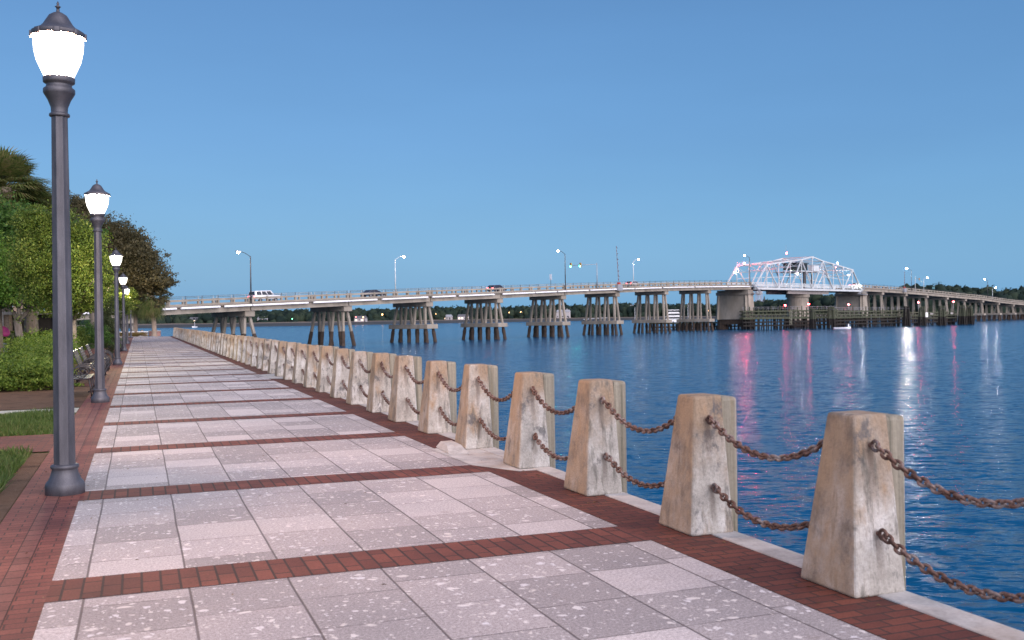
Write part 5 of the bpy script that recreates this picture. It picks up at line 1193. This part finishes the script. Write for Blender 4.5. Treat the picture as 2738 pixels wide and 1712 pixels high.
# river boat with decks at the marina
P = at(1800, 700, WZ); root = empty('river_boat', P); root.rotation_euler = (0, 0, -math.atan2(SY, CY))
b = MB(); b.prism([(-6, -.3), (6.4, -.3), (7.4, 1.6), (-6, 1.4)], -2, 2); b.build('hull', M['pipe'], root)
for i, (w, z) in enumerate(((5.6, 1.7), (5.0, 4.0), (3.8, 6.3))):
    b = MB(); b.box(-w + .4, w - .4, -1.6, 1.6, z, z + 1.9); b.build('cabin', M['glass'], root); b = MB(); b.box(-w, w, -1.9, 1.9, z + 1.92, z + 2.2); b.build('deck', M['pipe'], root)
    b = MB(); b.box(-w, w, -1.92, -1.86, z + .0, z + .5); b.build('bulwark', M['pipe'], root)
b = MB(); ico(b, (5.2, -2.3, 6.4), .3); b.build('deck_light', G['amber'], root)
tag(root, 'white many decked boat behind the sixth and seventh tall piers', 'boat')
for j, (px, d, h, lab) in enumerate(((1697, 760, 11, 'thin white mast left of the sixth tall pier'), (1733, 780, 9, 'thin white mast inside the sixth tall pier'), (1737, 700, 8, 'second thin white mast inside the sixth tall pier'), (1839, 760, 14, 'tall white mast between the river boat and the orange lamp'), (1897, 760, 16, 'tallest white mast behind the last tall pier'), (520, 820, 5, 'lone white mast on the marsh at left'))):
    P = at(px, d, WZ); root = empty('sailboat', P); b = MB(); b.tube([(0, 0, .8), (0, 0, h)], [.12, .08], 6); b.build('mast', M['pipe'], root)
    b = MB(); V = []
    for (t, hw, zt) in ((-3, .7, 1.0), (0, 1.1, .9), (2.2, .7, 1.1), (3.4, .05, 1.3)): V += [(t, hw, zt), (t, -hw, zt), (t * .9, -hw * .5, -.2), (t * .9, hw * .5, -.2)]
    F = [(0, 1, 2, 3), (12, 15, 14, 13)] + [(i * 4 + k_, i * 4 + (k_ + 1) % 4, i * 4 + 4 + (k_ + 1) % 4, i * 4 + 4 + k_) for i in range(3) for k_ in range(4)]
    b.add(V, F); b.build('hull', M['pipe'], root); root.rotation_euler = (0, 0, .8 * j); tag(root, 'sailboat with a ' + lab, 'sailboat')
# long pale dock
A = at(1560, 1100, WZ); root = empty('dock', A); B2 = at(1625, 1085, WZ) - A; b = MB(); b.beam((0, 0, 1.6), (B2.x, B2.y, 3.2), 2, .4); b.build('deck', M['pipe'], root); b = MB()
for i in range(8): p = Vector((B2.x, B2.y, 0)) * (i / 7); b.tube([(p.x, p.y, -.5), (p.x, p.y, 1.6 + 1.5 * i / 7)], .2, 5)
b.build('piles', M['timber_wet'], root); tag(root, 'long white sloping dock on the far shore right of the third tall pier', 'dock')
# water tower and spire
P = at(2029, 1500, 0); hz = zat(2029, 777, 1500); root = empty('water_tower', P); b = MB(); b.lathe([(.5, hz - 7), (4, hz - 6), (5.2, hz - 4), (5.2, hz - 1.5), (3.6, hz), (.4, hz + .8)], 18); b.build('tank', M['white_steel'], root, smooth=True)
for i in range(6): a = i * PI / 3 + .3; b = MB(); b.tube([(5.4 * math.cos(a), 5.4 * math.sin(a), 0), (4.7 * math.cos(a), 4.7 * math.sin(a), hz - 4)], .32, 6); b.build('leg', plain('pinkish_steel', (.5, .38, .4), .5), root)
b = MB(); b.tube([(0, 0, 0), (0, 0, hz - 6)], .7, 8); b.build('riser', M['white_steel'], root); b = MB(); b.lathe([(5.6, hz - 4.6), (5.6, hz - 3.6)], 18, cap=False); b.build('balcony_rail', M['white_steel'], root)
tag(root, 'white water tower on legs seen under the left end of the truss', 'water tower')
P = at(2043.5, 1200, 0); zt = zat(2043.5, 800, 1200); root = empty('church_spire', P); b = MB(); b.box(-1.6, 1.6, -1.6, 1.6, 0, zt - 2.2); b.build('tower', M['housewall'], root); b = MB(); b.lathe([(2.4, zt - 2.2), (1.2, zt - .4), (.1, zt + 4)], 8); b.build('spire', M['dark_steel'], root)
tag(root, 'small dark church spire right of the water tower', 'church')
